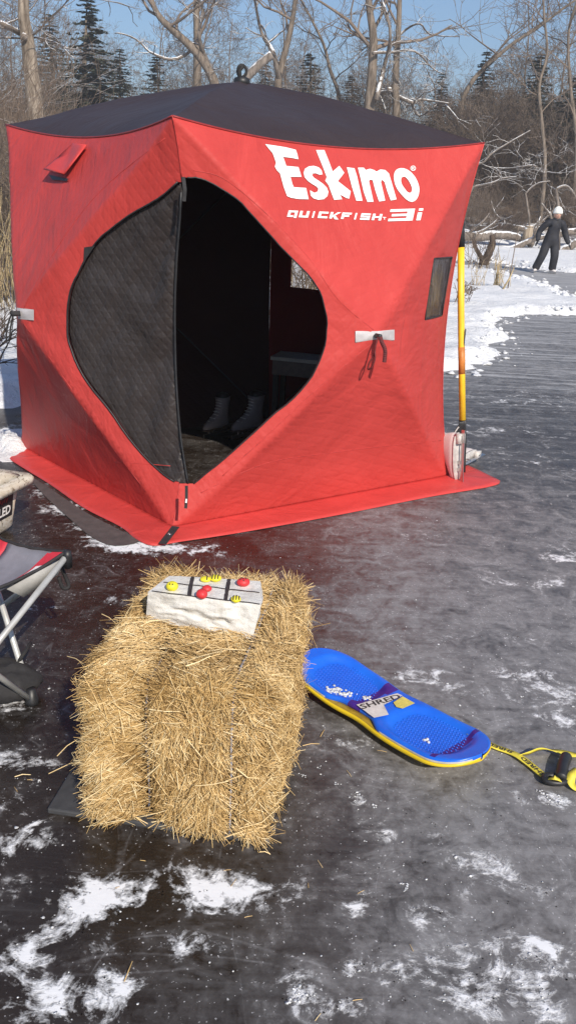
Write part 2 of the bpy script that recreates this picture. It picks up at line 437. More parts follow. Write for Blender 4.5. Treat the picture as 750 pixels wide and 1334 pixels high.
# ------------------------------------------------------------------ tent
B0 = g(224, 690); B1 = g(26, 583); B2 = g(584, 622); B3 = B1 + B2 - B0
T0 = at(225, 151, 3.60); T1 = at(8, 162, 5.02); T2 = at(630, 186, 4.71); T3 = T1 + T2 - T0
APEX = at(315, 107, 4.86)
CEN = (B0 + B1 + B2 + B3) / 4
HR = at(488, 438, 3.93); HL = at(24, 408, 4.13)
E0 = Vector((.032, .045, 0)); E2 = (CEN - B2); E2.z = 0; E2 = E2.normalized() * .022; E1 = (CEN - B1); E1.z = 0; E1 = E1.normalized() * .05
def make_wall(b0, b1, t0, t1, hub, e0=None, e1=None, S_=.055, dz=.066):
    ctr = (b0 + b1 + t0 + t1) / 4; D = hub - ctr
    tn = (b1 - b0).normalized(); n = Vector((tn.y, -tn.x, 0))
    if n.dot(ctr - CEN) < 0: n = -n
    def W(u, v):
        x = 2 * u - 1; y = 2 * v - 1
        p = (b0 * (1 - u) + b1 * u) * (1 - v) + (t0 * (1 - u) + t1 * u) * v
        m = max(abs(x), abs(y)); mi = min(abs(x), abs(y)); r = mi / m if m > 1e-6 else 1
        p = p + D * (1 - m ** 1.12)
        top = y > 0 and abs(y) >= abs(x); bot = y < 0 and abs(y) >= abs(x)
        s = S_ * (m ** 1.5) * (1 - r * r)
        if bot: s *= max(0, 1 - m) * 2.2
        p = p - n * s
        # edge shortening: the free borders draw inwards
        p = p - tn * (x * (1 - y * y) * S_ * (abs(x) ** 3))
        wt = max(0, y) ** 4 * (1 - x * x)
        p.z -= dz * wt
        q = (1 - y ** 4)
        if e0: p = p + e0 * (q if e0 is E0 else (1 - y * y) * (1 - .4 * y)) * max(0, 1 - 2.0 * u) ** 2
        if e1: p = p + e1 * (1 - y * y) * (1 - .4 * y) * max(0, 2.0 * u - 1) ** 2
        # small tension wrinkles that run out of the corners and hub
        rad = math.atan2(abs(y) - .0, abs(x) + 1e-6); cr = sqrt((1 - abs(x)) ** 2 + (1 - abs(y)) ** 2); ca_ = math.atan2(1 - abs(y), 1 - abs(x) + 1e-6)
        tw = .0035 * sin(ca_ * 17 + 3 * x + 2 * nz(u * 3, v * 3, 1, 2)) * exp(-cr / .35) * smooth01(0, .08, cr) + .003 * sin(math.atan2(y, x) * 14 + 2 * nz(u * 4, v * 4, 1, 2)) * exp(-m / .3) * smooth01(.03, .1, m)
        p = p + n * ((.006 * nz(u * 6 + 3, v * 6, 1.0, 3) + tw) * (1 - m ** 8))
        return p
    return W, n
HB2 = (B1 + B3 + T1 + T3) / 4 + ((B1 - B0).normalized()) * .27
HB1 = (B2 + B3 + T2 + T3) / 4 + ((B2 - B0).normalized()) * .27
WR, nR = make_wall(B0, B2, T0, T2, HR, E0, E2)
WL, nL = make_wall(B0, B1, T0, T1, HL, E0, E1)
WB1, nB1 = make_wall(B2, B3, T2, T3, HB1, E2)      # behind the right wall's far corner
WB2, nB2 = make_wall(B1, B3, T1, T3, HB2, E1)
N = 72
def raw(W):
    V = [W(i / N, j / N) for j in range(N + 1) for i in range(N + 1)]
    F = [(j * (N + 1) + i, j * (N + 1) + i + 1, (j + 1) * (N + 1) + i + 1, (j + 1) * (N + 1) + i) for j in range(N) for i in range(N)]
    return V, F
FT = []        # the same grid split along the tent's diagonals, so pole ridges stay straight
for j in range(N):
    for i in range(N):
        a, b, c, d = j * (N + 1) + i, j * (N + 1) + i + 1, (j + 1) * (N + 1) + i + 1, (j + 1) * (N + 1) + i
        FT += [(a, b, c), (a, c, d)] if (i - N / 2 + .5) * (j - N / 2 + .5) > 0 else [(a, b, d), (b, c, d)]
UV = [(i / N, j / N) for j in range(N + 1) for i in range(N + 1)]
def bvh_of(W):
    V, F = raw(W); return BVHTree.FromPolygons(V, F), F
bR, FR = bvh_of(WR); bL, _ = bvh_of(WL); bB1, _ = bvh_of(WB1); bB2, _ = bvh_of(WB2)
def pix_uv(px, bvh, W):
    """photo pixel -> wall u,v (through the wall's quads)"""
    v = ray(*px).normalized(); h = bvh.ray_cast(CAM, v)
    if h[0] is None: return None
    i, j = h[2] % N, h[2] // N
    best = None
    for a in range(9):
        for b in range(9):
            u_, v_ = (i + a / 8) / N, (j + b / 8) / N
            d = (W(u_, v_) - h[0]).length
            if best is None or d < best[0]: best = (d, u_, v_)
    return best[1], best[2]
DOOR_R = [(243,231),(258,232),(272,237),(306,258),(339,292),(373,330),(406,364),(421,395),(425,431),(416,470),(392,508),(349,546),(306,585),(272,614),(252,630)]
DOOR_L = [(236,234),(216,252),(195,266),(162,285),(126,316),(106,350),(93,378),(89,412),(91,446),(109,489),(142,532),(176,580),(214,618),(238,632)]
def px2d(P, n=4): return [(q.x, q.y) for q in catmull([Vector((a, b, 0)) for a, b in P], n)]
def uvpoly(P, bvh, W):
    out = []
    for q in px2d(P):
        r = pix_uv(q, bvh, W)
        if r: out.append(r)
    return out
uR = uvpoly(DOOR_R, bR, WR); uL = uvpoly(DOOR_L, bL, WL)
uR = [(-.002, uR[0][1])] + uR + [(-.002, uR[-1][1])]
uL = [(-.002, uL[0][1])] + uL + [(-.002, uL[-1][1])]
def cut_mesh(holes, n=N):
    pts = []; idx = {}
    for j in range(n + 1):
        for i in range(n + 1):
            u, v = i / n, j / n
            if any(pdist(u, v, h) < .35 / n for h in holes): continue
            if any(inpoly(u, v, h) for h in holes): continue
            idx[(i, j)] = len(pts); pts.append(Vector((u, v)))
    edges = [(idx[(i, i)], idx[(i + 1, i + 1)]) for i in range(n) if (i, i) in idx and (i + 1, i + 1) in idx]
    edges += [(idx[(i, n - i)], idx[(i + 1, n - i - 1)]) for i in range(n) if (i, n - i) in idx and (i + 1, n - i - 1) in idx]
    for h in holes:
        s = len(pts); hh = [Vector((max(0, a), b)) for a, b in h]
        pts += hh; edges += [(s + i, s + (i + 1) % len(hh)) for i in range(len(hh))]
    r = delaunay_2d_cdt(pts, edges, [], 0, 1e-6)
    vs, fs = r[0], r[2]; F = []
    for f in fs:
        cx = sum(vs[i][0] for i in f) / len(f); cy = sum(vs[i][1] for i in f) / len(f)
        if any(inpoly(cx, cy, h) for h in holes): continue
        a = (vs[f[1]] - vs[f[0]]).cross(vs[f[2]] - vs[f[0]])
        if abs(a) < 1e-9: continue
        F.append(tuple(f))
    return vs, F
tent = empty('ice_fishing_tent', (CEN.x, CEN.y, 0), 'red pop-up ice fishing tent with black roof and open diamond-shaped door', 'tent')
def wall_obj(name, W, n, holes, mat, lin=None):
    vs, F = cut_mesh(holes)
    V = [W(q[0], q[1]) for q in vs]
    o = obj(name, V, F, mat, tent)
    L = obj('lining', [Vector(p) - n * .006 for p in V], F, lin or MAT['lining'], o)
    return o
# window on the right wall (dark clear vinyl) and on the back wall
WIN_R = [(565,337),(588,335),(575,411),(553,416)]
uW = [pix_uv(p, bR, WR) for p in WIN_R]
WIN_B = [(380,334),(414,334),(414,374),(380,374)]
hitb = [('1', pix_uv(p, bB1, WB1)) for p in WIN_B]
uB = [h[1] for h in hitb]
if all(uB):
    us = [q[0] for q in uB]; vs_ = [q[1] for q in uB]
    lo_ = max(.04, min(us) - .14); uB = [(lo_, min(vs_)), (max(us), min(vs_)), (max(us), max(vs_)), (lo_, max(vs_))]
wr = wall_obj('wall_panel', WR, nR, [uR, uW], MAT['red'])
wl = wall_obj('wall_panel', WL, nL, [uL], MAT['red'])
w1 = wall_obj('wall_panel', WB1, nB1, [uB] if all(uB) else [], MAT['red'], fabric('red_lining', (.22, .010, .013), False, .8, 16, .3, .2))
w2 = wall_obj('wall_panel', WB2, nB2, [], MAT['red'])
# window panes
gl = NM('clear_vinyl', .1, .5); gl.col((.5, .5, .5)); gl.bump(gl.noise(9, 4, .6), .3, .01)
_tr = gl.n('ShaderNodeBsdfTransparent'); _tr.inputs[0].default_value = (.8, .78, .76, 1); _mx = gl.n('ShaderNodeMixShader'); _mx.inputs[0].default_value = .9
gl.l(gl.b.outputs[0], _mx.inputs[1]); gl.l(_tr.outputs[0], _mx.inputs[2]); gl.l(_mx.outputs[0], gl.t.nodes['Material Output'].inputs[0])
dk = NM('smoky_vinyl', .18, .6)
vv = dk.coord('Object', (6, 6, 1.6)); f_ = dk.noise(3, 5, .6, vv, 2.5)
dk.col(dk.ramp(f_, [(.45, (.045, .03, .03)), (.62, (.10, .08, .08))])); dk.bump(f_, .9, .03)
def uv_quad(W, n, q, off, k=8):
    V = []; F = []
    for j in range(k + 1):
        for i in range(k + 1):
            a, b = i / k, j / k
            u = (q[0][0] * (1 - a) + q[1][0] * a) * (1 - b) + (q[3][0] * (1 - a) + q[2][0] * a) * b
            v_ = (q[0][1] * (1 - a) + q[1][1] * a) * (1 - b) + (q[3][1] * (1 - a) + q[2][1] * a) * b
            V.append(W(u, v_) + n * off)
    F = [(j * (k + 1) + i, j * (k + 1) + i + 1, (j + 1) * (k + 1) + i + 1, (j + 1) * (k + 1) + i) for j in range(k) for i in range(k)]
    return V, F
V, F = uv_quad(WR, nR, uW, -.002); wo = obj('window', V, F, dk.m, tent)
fr_ = MB()
for i in range(4):
    a, b = uW[i], uW[(i + 1) % 4]
    fr_.tube([WR(a[0] + (b[0] - a[0]) * t / 5, a[1] + (b[1] - a[1]) * t / 5) + nR * .001 for t in range(6)], .004, 5)
fr_.build('frame', MAT['black'], wo)
if all(uB):
    V, F = uv_quad(WB1, nB1, uB, -.002); obj('window', V, F, gl.m, tent)
# roof
def roof(u, v):
    x = 2 * u - 1; y = 2 * v - 1
    p = (T0 * (1 - u) + T2 * u) * (1 - v) + (T1 * (1 - u) + T3 * u) * v
    ctr = (T0 + T1 + T2 + T3) / 4
    m = max(abs(x), abs(y)); mi = min(abs(x), abs(y)); r = mi / m if m > 1e-6 else 1
    p = p + (APEX - ctr) * (1 - m ** 1.35)
    # borders match the wall tops
    sag = (1 - r * r) * m ** 3
    e = (m ** 6) * (1 - mi * mi)
    if abs(x) >= abs(y): out = (nL if x < 0 else nB1) 
    else: out = (nR if y < 0 else nB2)
    p = p - out * .055 * e
    p.z -= .066 * e + .035 * (1 - r * r) * m * (1 - m) * 4
    p.z += .004 * nz(u * 7, v * 7, 1, 3) * (1 - m ** 8)
    return p
V = [roof(i / N, j / N) for j in range(N + 1) for i in range(N + 1)]
rf = obj('roof', V, FT, MAT['roof'], tent)
obj('lining', [v_ - Vector((0, 0, .006)) for v_ in V], FT, MAT['lining'], rf)
# seam piping round the roof and down the corners
sm_ = MB()
sm_.tube([roof(i / 40, 0) + nR * .002 for i in range(41)], .004, 5); sm_.tube([roof(0, i / 40) + nL * .002 for i in range(41)], .004, 5)
sm_.build('roof_piping', plain('dark_red_piping', (.30, .03, .03), .5), tent)
sm_ = MB(); vtop = uR[0][1]; vbot = uR[-1][1]
sm_.tube([WR(0, vtop + (1 - vtop) * i / 12) for i in range(13)], .0035, 5)
MAT['seam'] = plain('red_seam', (.48, .045, .04), .55)
sm_.build('corner_seam', MAT['seam'], tent)
for pts_ in ([WR(0, vbot * i / 8) for i in range(9)], [WR(1, i / 30) for i in range(31)], [WL(1, i / 30) for i in range(31)]):
    sm_ = MB(); sm_.tube(pts_, .004, 5); sm_.build('corner_seam', MAT['seam'], tent)
# hoop ring and hub on top
mb = MB(); A = APEX + Vector((0, 0, .005))
mb.tube([A + Vector((0, 0, z)) for z in (-.02, .012, .02)], [.045, .04, .02], 14)
mb.build('roof_hub', MAT['black'], tent)
mb = MB()
mb.tube([A + Vector((cos(t) * .022, .01 * sin(t * 2), .045 + sin(t) * .028)) for t in [i * 2 * pi / 14 for i in range(15)]], .008, 6)
mb.tube([A + Vector((-.012, 0, .01)), A + Vector((-.014, .005, .05)), A + Vector((.004, 0, .07))], .012, 6)
mb.build('pull_strap', MAT['blackcloth'], tent)
# door piping along the opening
zp = MB()
zp.tube([WR(max(0, a), b) + nR * .003 for a, b in uR[1:-1]], .003, 5)
zp.tube([WL(max(0, a), b) + nL * .003 for a, b in uL[1:-1]], .004, 5)
zp.build('door_zip', MAT['black'], tent)
# skirt lying on the ice
SK_OUT = [(-4,580),(6,594),(33,612),(67,633),(110,663),(157,687),(177,703),(200,712),(233,707),(300,697),(380,683),(450,670),(560,648),(648,632),(634,619),(600,603)]
def skirt():
    n = 120; V = []; F = []; m = 7
    for i in range(n + 1):
        t = i / n
        V0 = SKI(t); V1 = SKO(t)
        for j in range(m + 1):
            s = j / m; p = V0.lerp(V1, s)
            up_ = .012 * (1 - s) ** 2 + .004 + .010 * abs(nz(p.x * 5, p.y * 5, 1.3, 3)) * sin(pi * min(1, s * 1.1)) 
            V.append((p.x, p.y, up_ + (.004 if j < m else .0)))
    for i in range(n):
        for j in range(m): F.append((i * (m + 1) + j, i * (m + 1) + j + 1, (i + 1) * (m + 1) + j + 1, (i + 1) * (m + 1) + j))
    return V, F
_out = [g(x, y) for x, y in px2d(SK_OUT, 4)]
def plen(P, t):
    L = [(P[i + 1] - P[i]).length for i in range(len(P) - 1)]; T = sum(L) * max(0, min(1, t))
    for i, l in enumerate(L):
        if T <= l + 1e-9: return P[i].lerp(P[i + 1], T / l if l > 0 else 0)
        T -= l
    return P[-1]
kn = 7 * 4      # the near corner tip of the skirt outline
kt = 13 * 4     # the right tip
O1, O2, O3 = _out[:kn + 1], _out[kn:kt + 1], _out[kt:]
I1 = [B1 + (B3 - B1) * .02, B1, B0]; I2 = [B0, B2]; I3 = [B2, B2 + (B3 - B2) * .10]
def SKI(t): return plen(I1, t / .45) if t <= .45 else plen(I2, (t - .45) / .48) if t < .93 else plen(I3, (t - .93) / .07)
def SKO(t): return plen(O1, t / .45) if t <= .45 else plen(O2, (t - .45) / .48) if t < .93 else plen(O3, (t - .93) / .07)
V, F = skirt(); solid(obj('snow_skirt', V, F, MAT['redskirt'], tent), .002, 0)
# grey mat of the skirt's underside, turned out on the left
mt = [(30,614),(70,640),(115,670),(160,693),(182,706),(150,712),(122,702),(95,680),(60,648)]
def flat_poly(name, P, mat, z=.004, parent=None, dens=.03, wob=.003):
    pts = [Vector((p[0], p[1])) for p in P]; edges = [(i, (i + 1) % len(P)) for i in range(len(P))]
    poly = [(p.x, p.y) for p in pts]
    x0, x1 = min(p[0] for p in poly), max(p[0] for p in poly); y0, y1 = min(p[1] for p in poly), max(p[1] for p in poly)
    y = y0
    while y < y1:
        x = x0
        while x < x1:
            if inpoly(x, y, poly) and pdist(x, y, poly) > dens * .4: pts.append(Vector((x, y)))
            x += dens
        y += dens
    r = delaunay_2d_cdt(pts, edges, [], 0, 1e-6); F = []
    for f in r[2]:
        c = sum((r[0][i] for i in f), Vector((0, 0))) / len(f)
        if inpoly(c.x, c.y, poly): F.append(tuple(f))
    V = [(q.x, q.y, z + wob * abs(nz(q.x * 9, q.y * 9, 1, 2))) for q in r[0]]
    return obj(name, V, F, mat, parent)
mat_ = flat_poly('ground_mat', [g(x, y) for x, y in px2d(mt + [mt[0]], 3)[:-1]], plain('dark_grey_mat', (.085, .07, .068), .7, 0, .25, 20, .3), .003)
tag(mat_, 'dark grey mat poking out from under the tent skirt on the left', 'mat')
# black corner strap on the skirt, zipper pull
def drape(name, polys, bvh, off, mat, parent, sp=6.0, disp=None, two=None, uvfn=None):
    """polygons in photo pixels laid on the surface in bvh, offset along the surface normal"""
    pts = []; faces = []
    allp = []
    for P in polys:
        s = len(pts); pts += [Vector(p) for p in P]; faces.append(list(range(s, s + len(P)))); allp += P
        poly = P; x0, x1 = min(p[0] for p in P), max(p[0] for p in P); y0, y1 = min(p[1] for p in P), max(p[1] for p in P)
        y = y0 + sp * .5
        while y < y1:
            x = x0 + sp * .5
            while x < x1:
                if inpoly(x, y, poly) and pdist(x, y, poly) > sp * .3: pts.append(Vector((x, y)))
                x += sp
            y += sp
    r = delaunay_2d_cdt(pts, [], faces, 1, 1e-4)
    V = []; F = []
    for f in r[2]:
        cx = sum(r[0][i][0] for i in f) / len(f); cy = sum(r[0][i][1] for i in f) / len(f)
        if any(inpoly(cx, cy, P) for P in polys): F.append(tuple(f))
    for q in r[0]:
        v_ = ray(q[0], q[1]).normalized(); h = None
        for b in (bvh if isinstance(bvh, (list, tuple)) else [bvh]):
            hh = b.ray_cast(CAM, v_)
            if hh[0] is not None and (h is None or hh[3] < h[3]): h = hh
        if h is None: h = (V[-1] if V else at(q[0], q[1], 4), Vector((0, -1, 0)))
        n = h[1].normalized()
        if n.dot(v_) > 0: n = -n
        V.append(Vector(h[0]) + n * (off + (disp(q[0], q[1]) if disp else 0)))
    return obj(name, V, F, mat, parent)
st_ = MB()
a = g(212, 708, .022); b = g(229, 686, .03)
dx_ = (b - a).normalized(); sx = dx_.cross(Vector((0, 0, 1))).normalized()
st_.box((a + b) / 2, .035, (b - a).length * 1.0, .003, sx, dx_, sx.cross(dx_)); st_.build('corner_strap', MAT['blackcloth'], tent, False)
# grommet
gm = MB(); c_ = (a + b) / 2 + Vector((0, 0, .004)); gm.tube([c_ + Vector((cos(t) * .008, sin(t) * .008, 0)) for t in [i * pi / 5 for i in range(11)]], .002, 5); gm.build('grommet', MAT['steel'], tent)
# logo ------------------------------------------------------------
def ca(P, ox=340, oy=180): return [(ox + a / 6.25, oy + b / 6.25) for a, b in P]
LOGO = [ca([(30,52),(120,65),(200,78),(278,98),(290,130),(300,175),(240,163),(175,155),(190,195),(200,228),(300,238),(325,318),(235,318),(250,375),(262,402),(362,408),(382,500),(300,498),(240,488),(208,475),(180,400),(150,290),(125,265),(108,235),(118,205),(105,165),(90,125),(60,90)]),
 ca([(495,298),(488,265),(465,240),(425,228),(385,232),(352,252),(342,285),(350,320),(375,350),(410,375),(445,395),(462,415),(455,438),(430,448),(393,427),(400,470),(420,492),(460,504),(505,500),(535,475),(543,440),(530,405),(500,375),(465,350),(430,328),(412,308),(415,290),(440,288),(470,300)]),
 ca([(443,100),(510,100),(545,185),(578,275),(632,228),(672,285),(620,352),(725,435),(712,495),(690,490),(640,462),(655,500),(590,505),(570,455),(545,385),(518,350),(530,320),(500,240)]),
 ca([(68,240),(130,248),(150,310),(195,512),(145,512),(110,400)], 440),
 ca([(158,243),(205,243),(222,262),(255,252),(290,262),(310,275),(340,258),(380,262),(410,290),(440,390),(472,500),(425,510),(395,430),(375,360),(355,340),(345,360),(380,510),(330,518),(300,430),(278,345),(255,340),(248,355),(285,520),(235,522),(205,440),(180,330)], 440)]
oo = [(450,300),(465,265),(500,247),(545,252),(590,280),(630,330),(655,395),(655,450),(635,500),(600,522),(560,508),(520,470),(480,420),(455,360)]
oi = [(508,345),(512,325),(530,315),(548,322),(565,340),(582,368),(595,400),(598,425),(590,443),(578,448),(560,440),(540,415),(522,390),(512,368)]
OO = px2d(oo + [oo[0]], 3)[:-1]; 
def ring(po, pi_, n=40, ox=440, oy=180):
    def res(P, t):
        P = P + [P[0]]; L = [math.dist(P[i], P[i + 1]) for i in range(len(P) - 1)]; T = sum(L) * t
        for i, l in enumerate(L):
            if T <= l + 1e-9: return (P[i][0] + (P[i + 1][0] - P[i][0]) * T / l, P[i][1] + (P[i + 1][1] - P[i][1]) * T / l)
            T -= l
        return P[0]
    cx = sum(p[0] for p in pi_) / len(pi_); cy = sum(p[1] for p in pi_) / len(pi_)
    def cast(P, an):
        best = None; dx, dy = cos(an), sin(an)
        for i in range(len(P)):
            a, b = P[i], P[(i + 1) % len(P)]; ex, ey = b[0] - a[0], b[1] - a[1]; den = dx * ey - dy * ex
            if abs(den) < 1e-9: continue
            t = ((a[0] - cx) * ey - (a[1] - cy) * ex) / den; s = ((a[0] - cx) * dy - (a[1] - cy) * dx) / den
            if t > 0 and -1e-6 <= s <= 1 + 1e-6 and (best is None or t > best): best = t
        return (cx + dx * best, cy + dy * best)
    out = []
    for i in range(n):
        a0, a1 = 2 * pi * i / n, 2 * pi * (i + 1) / n
        out.append(ca([cast(po, a0), cast(po, a1), cast(pi_, a1), cast(pi_, a0)], ox, oy))
    return out
LOGO += ring(OO, px2d(oi + [oi[0]], 3)[:-1])
circ = lambda cx, cy, r, n=14: [(cx + cos(2 * pi * i / n) * r, cy + sin(2 * pi * i / n) * r) for i in range(n)]
LOGO += ring(circ(607, 248, 22), circ(607, 248, 17), 16)
for P in ([(598,238),(603,238),(603,260),(598,260)], [(603,238),(616,238),(616,242),(603,242)], [(612,242),(616,242),(616,249),(612,249)], [(603,247),(612,247),(612,250),(603,250)], [(606,250),(611,250),(618,261),(612,261)]):
    LOGO.append(ca(P, 440))
drape('logo_lettering', LOGO, bR, .0035, MAT['white'], wr, 5)
GL = {'Q': [(0,.0,.28,1),(0,.72,1,1),(.72,-.12,1,1),(0,0,.62,.26)], 'U': [(0,0,.28,1),(0,0,1,.28),(.72,0,1,1)], 'I': [(.3,0,.62,1)],
      'C': [(0,0,.28,1),(0,.72,1,1),(0,0,1,.28)], 'F': [(0,0,.28,1),(0,.72,1,1),(0,.36,.8,.60)],
      'S': [(0,.72,1,1),(0,.38,.28,1),(0,.38,1,.62),(.72,0,1,.62),(0,0,1,.28)], 'H': [(0,0,.28,1),(.72,0,1,1),(0,.38,1,.62)],
      '3': [(0,.78,1,1),(.1,.40,1,.60),(.72,0,1,1),(0,0,1,.22)], 'i': [(0,0,.6,.66),(0.05,.8,.65,1)]}
def word(items, O, X, Y, shear=.35):
    """items: (char, x0, x1) in a 0..1 line; O origin, X, Y pixel vectors"""
    P = []
    for ch, x0, x1 in items:
        w_ = x1 - x0
        if ch == 'K':
            polys = [[(0, 0), (.28, 0), (.28, 1), (0, 1)], [(.25, .42), (.72, 1), (1.1, 1), (.55, .5), (1.0, -.1), (.62, -.1), (.25, .42)][:-1]]
        else: polys = [[(a, b), (c, b), (c, d), (a, d)] for a, b, c, d in GL[ch]]
        for q in polys:
            P.append([(O[0] + X[0] * (x0 + a * w_) + Y[0] * b, O[1] + X[1] * (x0 + a * w_) + Y[1] * b) for a, b in q])
    return P
wd = []
cur = 0
for ch in 'QUICKFISH':
    w_ = .055 if ch == 'I' else .098
    wd.append((ch, cur, cur + w_)); cur += w_ + .022
k_ = 1 / (cur - .022); wd = [(c, a * k_, b * k_) for c, a, b in wd]
TXT = word(wd, (373, 282.8), (122, 4.8), (2.4, -8.4))
TXT += word([('3', 0, .68), ('i', .78, .98)], (504.3, 288.6), (47, -1.5), (3.4, -15.5))
TXT += [[(497.5, 283), (502, 283.2), (502, 284), (497.5, 283.8)], [(499.3, 284), (500.2, 284), (500.2, 286.6), (499.3, 286.6)]]
drape('model_lettering', TXT, bR, .0035, MAT['white'], wr, 5)
# ------------------------------------------------------------------ hub patch, straps, vent, zip pulls
def seam(P, bvh, parent, rad=.0016):
    out = []
    for q in px2d(P, 6):
        h = bvh.ray_cast(CAM, ray(*q).normalized())
        if h[0] is not None: out.append(h[0])
    if len(out) > 2: m = MB(); m.tube(out, rad, 4); m.build('stitched_seam', MAT['seam'], parent)
seam([(262,642),(345,604),(430,590),(520,579),(574,574)], bR, wr)
seam([(252,222),(290,232),(340,272),(400,334),(440,390),(486,430)], bR, wr)
seam([(318,594),(330,584),(345,571)], bR, wr)
seam([(486,446),(420,500),(350,565),(290,620)], bR, wr)
seam([(150,602),(185,604),(222,607)], bL, wl)
seam([(30,420),(75,480),(130,560),(190,640)], bL, wl)
seam([(30,404),(70,330),(130,250),(215,180)], bL, wl)
pt_ = drape('hub_patch', [[(462,431),(512,429),(512,443),(462,446)]], bR, .006, MAT['grey_patch'], tent, 5)
hb = MB(); p0 = at(493, 439, 3.915)
nn = -nR
mbp = MB(); q0 = WR(.5, .5) 
q0 = at(493, 438, 3.90)
mbp.tube([q0 - nR * .02, q0 + nR * .012, q0 + nR * .016], [.011, .011, .006], 12)
mbp.build('hub_knob', MAT['black'], tent)
def strip(pts, wdt, thick=.003, side=Vector((1, 0, 0)), mb=None):
    m = mb or MB()
    for i in range(len(pts) - 1):
        a, b = Vector(pts[i]), Vector(pts[i + 1]); t = (b - a); L = t.length; t.normalize(); s = side - t * side.dot(t); s.normalize()
        m.box((a + b) / 2, wdt, L * 1.04, thick, s, t, s.cross(t))
    return m
m_ = MB()
P = catmull([at(493,438,3.89), at(489,450,3.885), at(487,462,3.89), at(481,472,3.895), at(479,481,3.90), at(484,478,3.885), at(488,468,3.88), at(488,458,3.88)], 5)
m_.tube(P, .0042, 5)
m_.build('pull_loop', plain('dark_red_cord', (.16, .02, .02), .7), tent)
m_ = strip(catmull([at(495,439,3.885), at(497,446,3.88), at(501,455,3.885), at(501,465,3.89), at(500,472,3.89)], 4), .018, .003)
m_.build('pull_strap', plain('dark_red_webbing', (.12, .02, .022), .7), tent)
drape('hub_patch', [[(24,401),(46,403),(46,417),(26,415)]], bL, .007, MAT['grey_patch'], tent, 5)
m_ = MB(); q0 = HL + (HL - CEN).normalized() * .0
m_.tube([at(27,408,4.10), at(18,409,4.09), at(14,406,4.09)], [.012, .013, .009], 8)
m_.tube(catmull([at(16,408,4.09), at(12,418,4.09), at(9,432,4.09), at(9,444,4.09), at(13,440,4.09), at(14,428,4.09), at(17,412,4.09)], 4), .0045, 5)
m_.build('pull_loop', MAT['blackcloth'], tent)
# zip pulls at the top and the bottom of the door
m_ = strip([at(239,231,3.60), at(241,247,3.585), at(240,262,3.58)], .014, .004); m_.build('zip_pull', MAT['blackcloth'], tent, False)
m_ = strip([at(243,633,3.56), at(243,648,3.545), at(242,662,3.535)], .013, .004); m_.build('zip_pull', MAT['blackcloth'], tent, False)
m_ = strip([at(243,650,3.53), at(242.5,655,3.528)], .007, .004); m_.build('zip_tag', MAT['white'], tent, False)
# vent hood on the left wall: a propped flap
vent = drape('vent_hood', [[(98,189),(117,192),(92,232),(68,228),(80,208)]], bL, .012, MAT['redskirt'], tent, 4, lambda x, y: .026 * smooth01(200, 232, y) + .008 * sin((x - 60) * .16))
solid(vent, .005, -1)
drape('vent_mouth', [[(66,229),(92,234),(89,237),(70,235)]], bL, .008, MAT['black'], tent, 4)
drape('side_tag', [[(111,322),(125,320),(114,336),(110,345)]], bL, .006, MAT['blackcloth'], tent, 4)
# door flap: the quilted lining, bowing out over the left half of the opening
FL = px2d(DOOR_L, 3) + px2d([(246,633),(240,600),(235,565),(231,520),(229,480),(228,430),(228,390),(230,340),(233,290),(236,250)], 3)
def flapd(x, y):
    ex = 1 - min(1, abs(x - (228 + 8 * ((y - 420) / 200) ** 2)) / 45)
    rim = min(1, pdist(x, y, FL) / 12)
    d = .010 * nz(x * .03 + 5, y * .022, 1, 4) + .012 * max(0, ex) * sin(y * .045 + x * .07) + .012 * ex * ex
    d += .006 * sin((x * .9 + y * .35) * .10) * smooth01(160, 225, x)
    qx = abs(sin((x + y * .75) * .19)); qy = abs(sin((x - y * .75) * .19))
    d += .0018 * min(qx, qy)
    return rim * d
fl_ = drape('door_flap', [FL], [bL, bR], -.014, MAT['quilt'], tent, 3.2, flapd)
ed = MB(); e_pts = [at(x, y, 3.60) for x, y in px2d([(237,236),(234,290),(230,340),(228,390),(228,430),(229,480),(231,520),(235,565),(240,600),(246,633)], 3)]
hp = []
for q in px2d([(237,236),(234,290),(230,340),(228,390),(228,430),(229,480),(231,520),(235,565),(240,600),(245,630)], 3):
    v_ = ray(*q).normalized(); h = bL.ray_cast(CAM, v_)
    if h[0] is None: h = bR.ray_cast(CAM, v_)
    if h[0] is not None: hp.append(h[0] + Vector((0, 0, 0)))
ed.tube(hp, .005, 6); ed.build('zip_edge', MAT['black'], fl_)
# poles inside
pl = MB()
for W, n_, cs in ((WB1, nB1, ((0, 0), (1, 0), (0, 1), (1, 1))), (WB2, nB2, ((0, 0), (1, 0), (0, 1), (1, 1)))):
    for cu, cv in cs:
        pl.tube([W(.5 + (cu - .5) * t / 12, .5 + (cv - .5) * t / 12) - n_ * .02 for t in range(12)], .005, 5)
pl.build('tent_pole', plain('dark_pole', (.05, .05, .055), .4), tent)

# ------------------------------------------------------------------ shovel and skates at the tent's right corner
def text_mesh(s, size=1.0, bold=.0):
    cu = bpy.data.curves.new('t', 'FONT'); cu.body = s; cu.size = size; cu.offset = bold; cu.resolution_u = 2
    to = bpy.data.objects.new('t', cu); me = bpy.data.meshes.new_from_object(to)
    V = [v.co.copy() for v in me.vertices]; F = [tuple(p.vertices) for p in me.polygons]
    bpy.data.objects.remove(to); bpy.data.curves.remove(cu); bpy.data.meshes.remove(me)
    x0 = min(v.x for v in V); x1 = max(v.x for v in V); y0 = min(v.y for v in V); y1 = max(v.y for v in V)
    return [((v.x - x0) / (x1 - x0), (v.y - y0) / (y1 - y0)) for v in V], F
SY = 4.74
sb = g(604, 622, .0)
shv = empty('snow_shovel', (sb.x, sb.y, 0), 'yellow handled shovel with black grip and black blade leaning on the tent corner', 'shovel')
def sp_(px, py): return at(px, py, SY + (622 - py) * .0003)
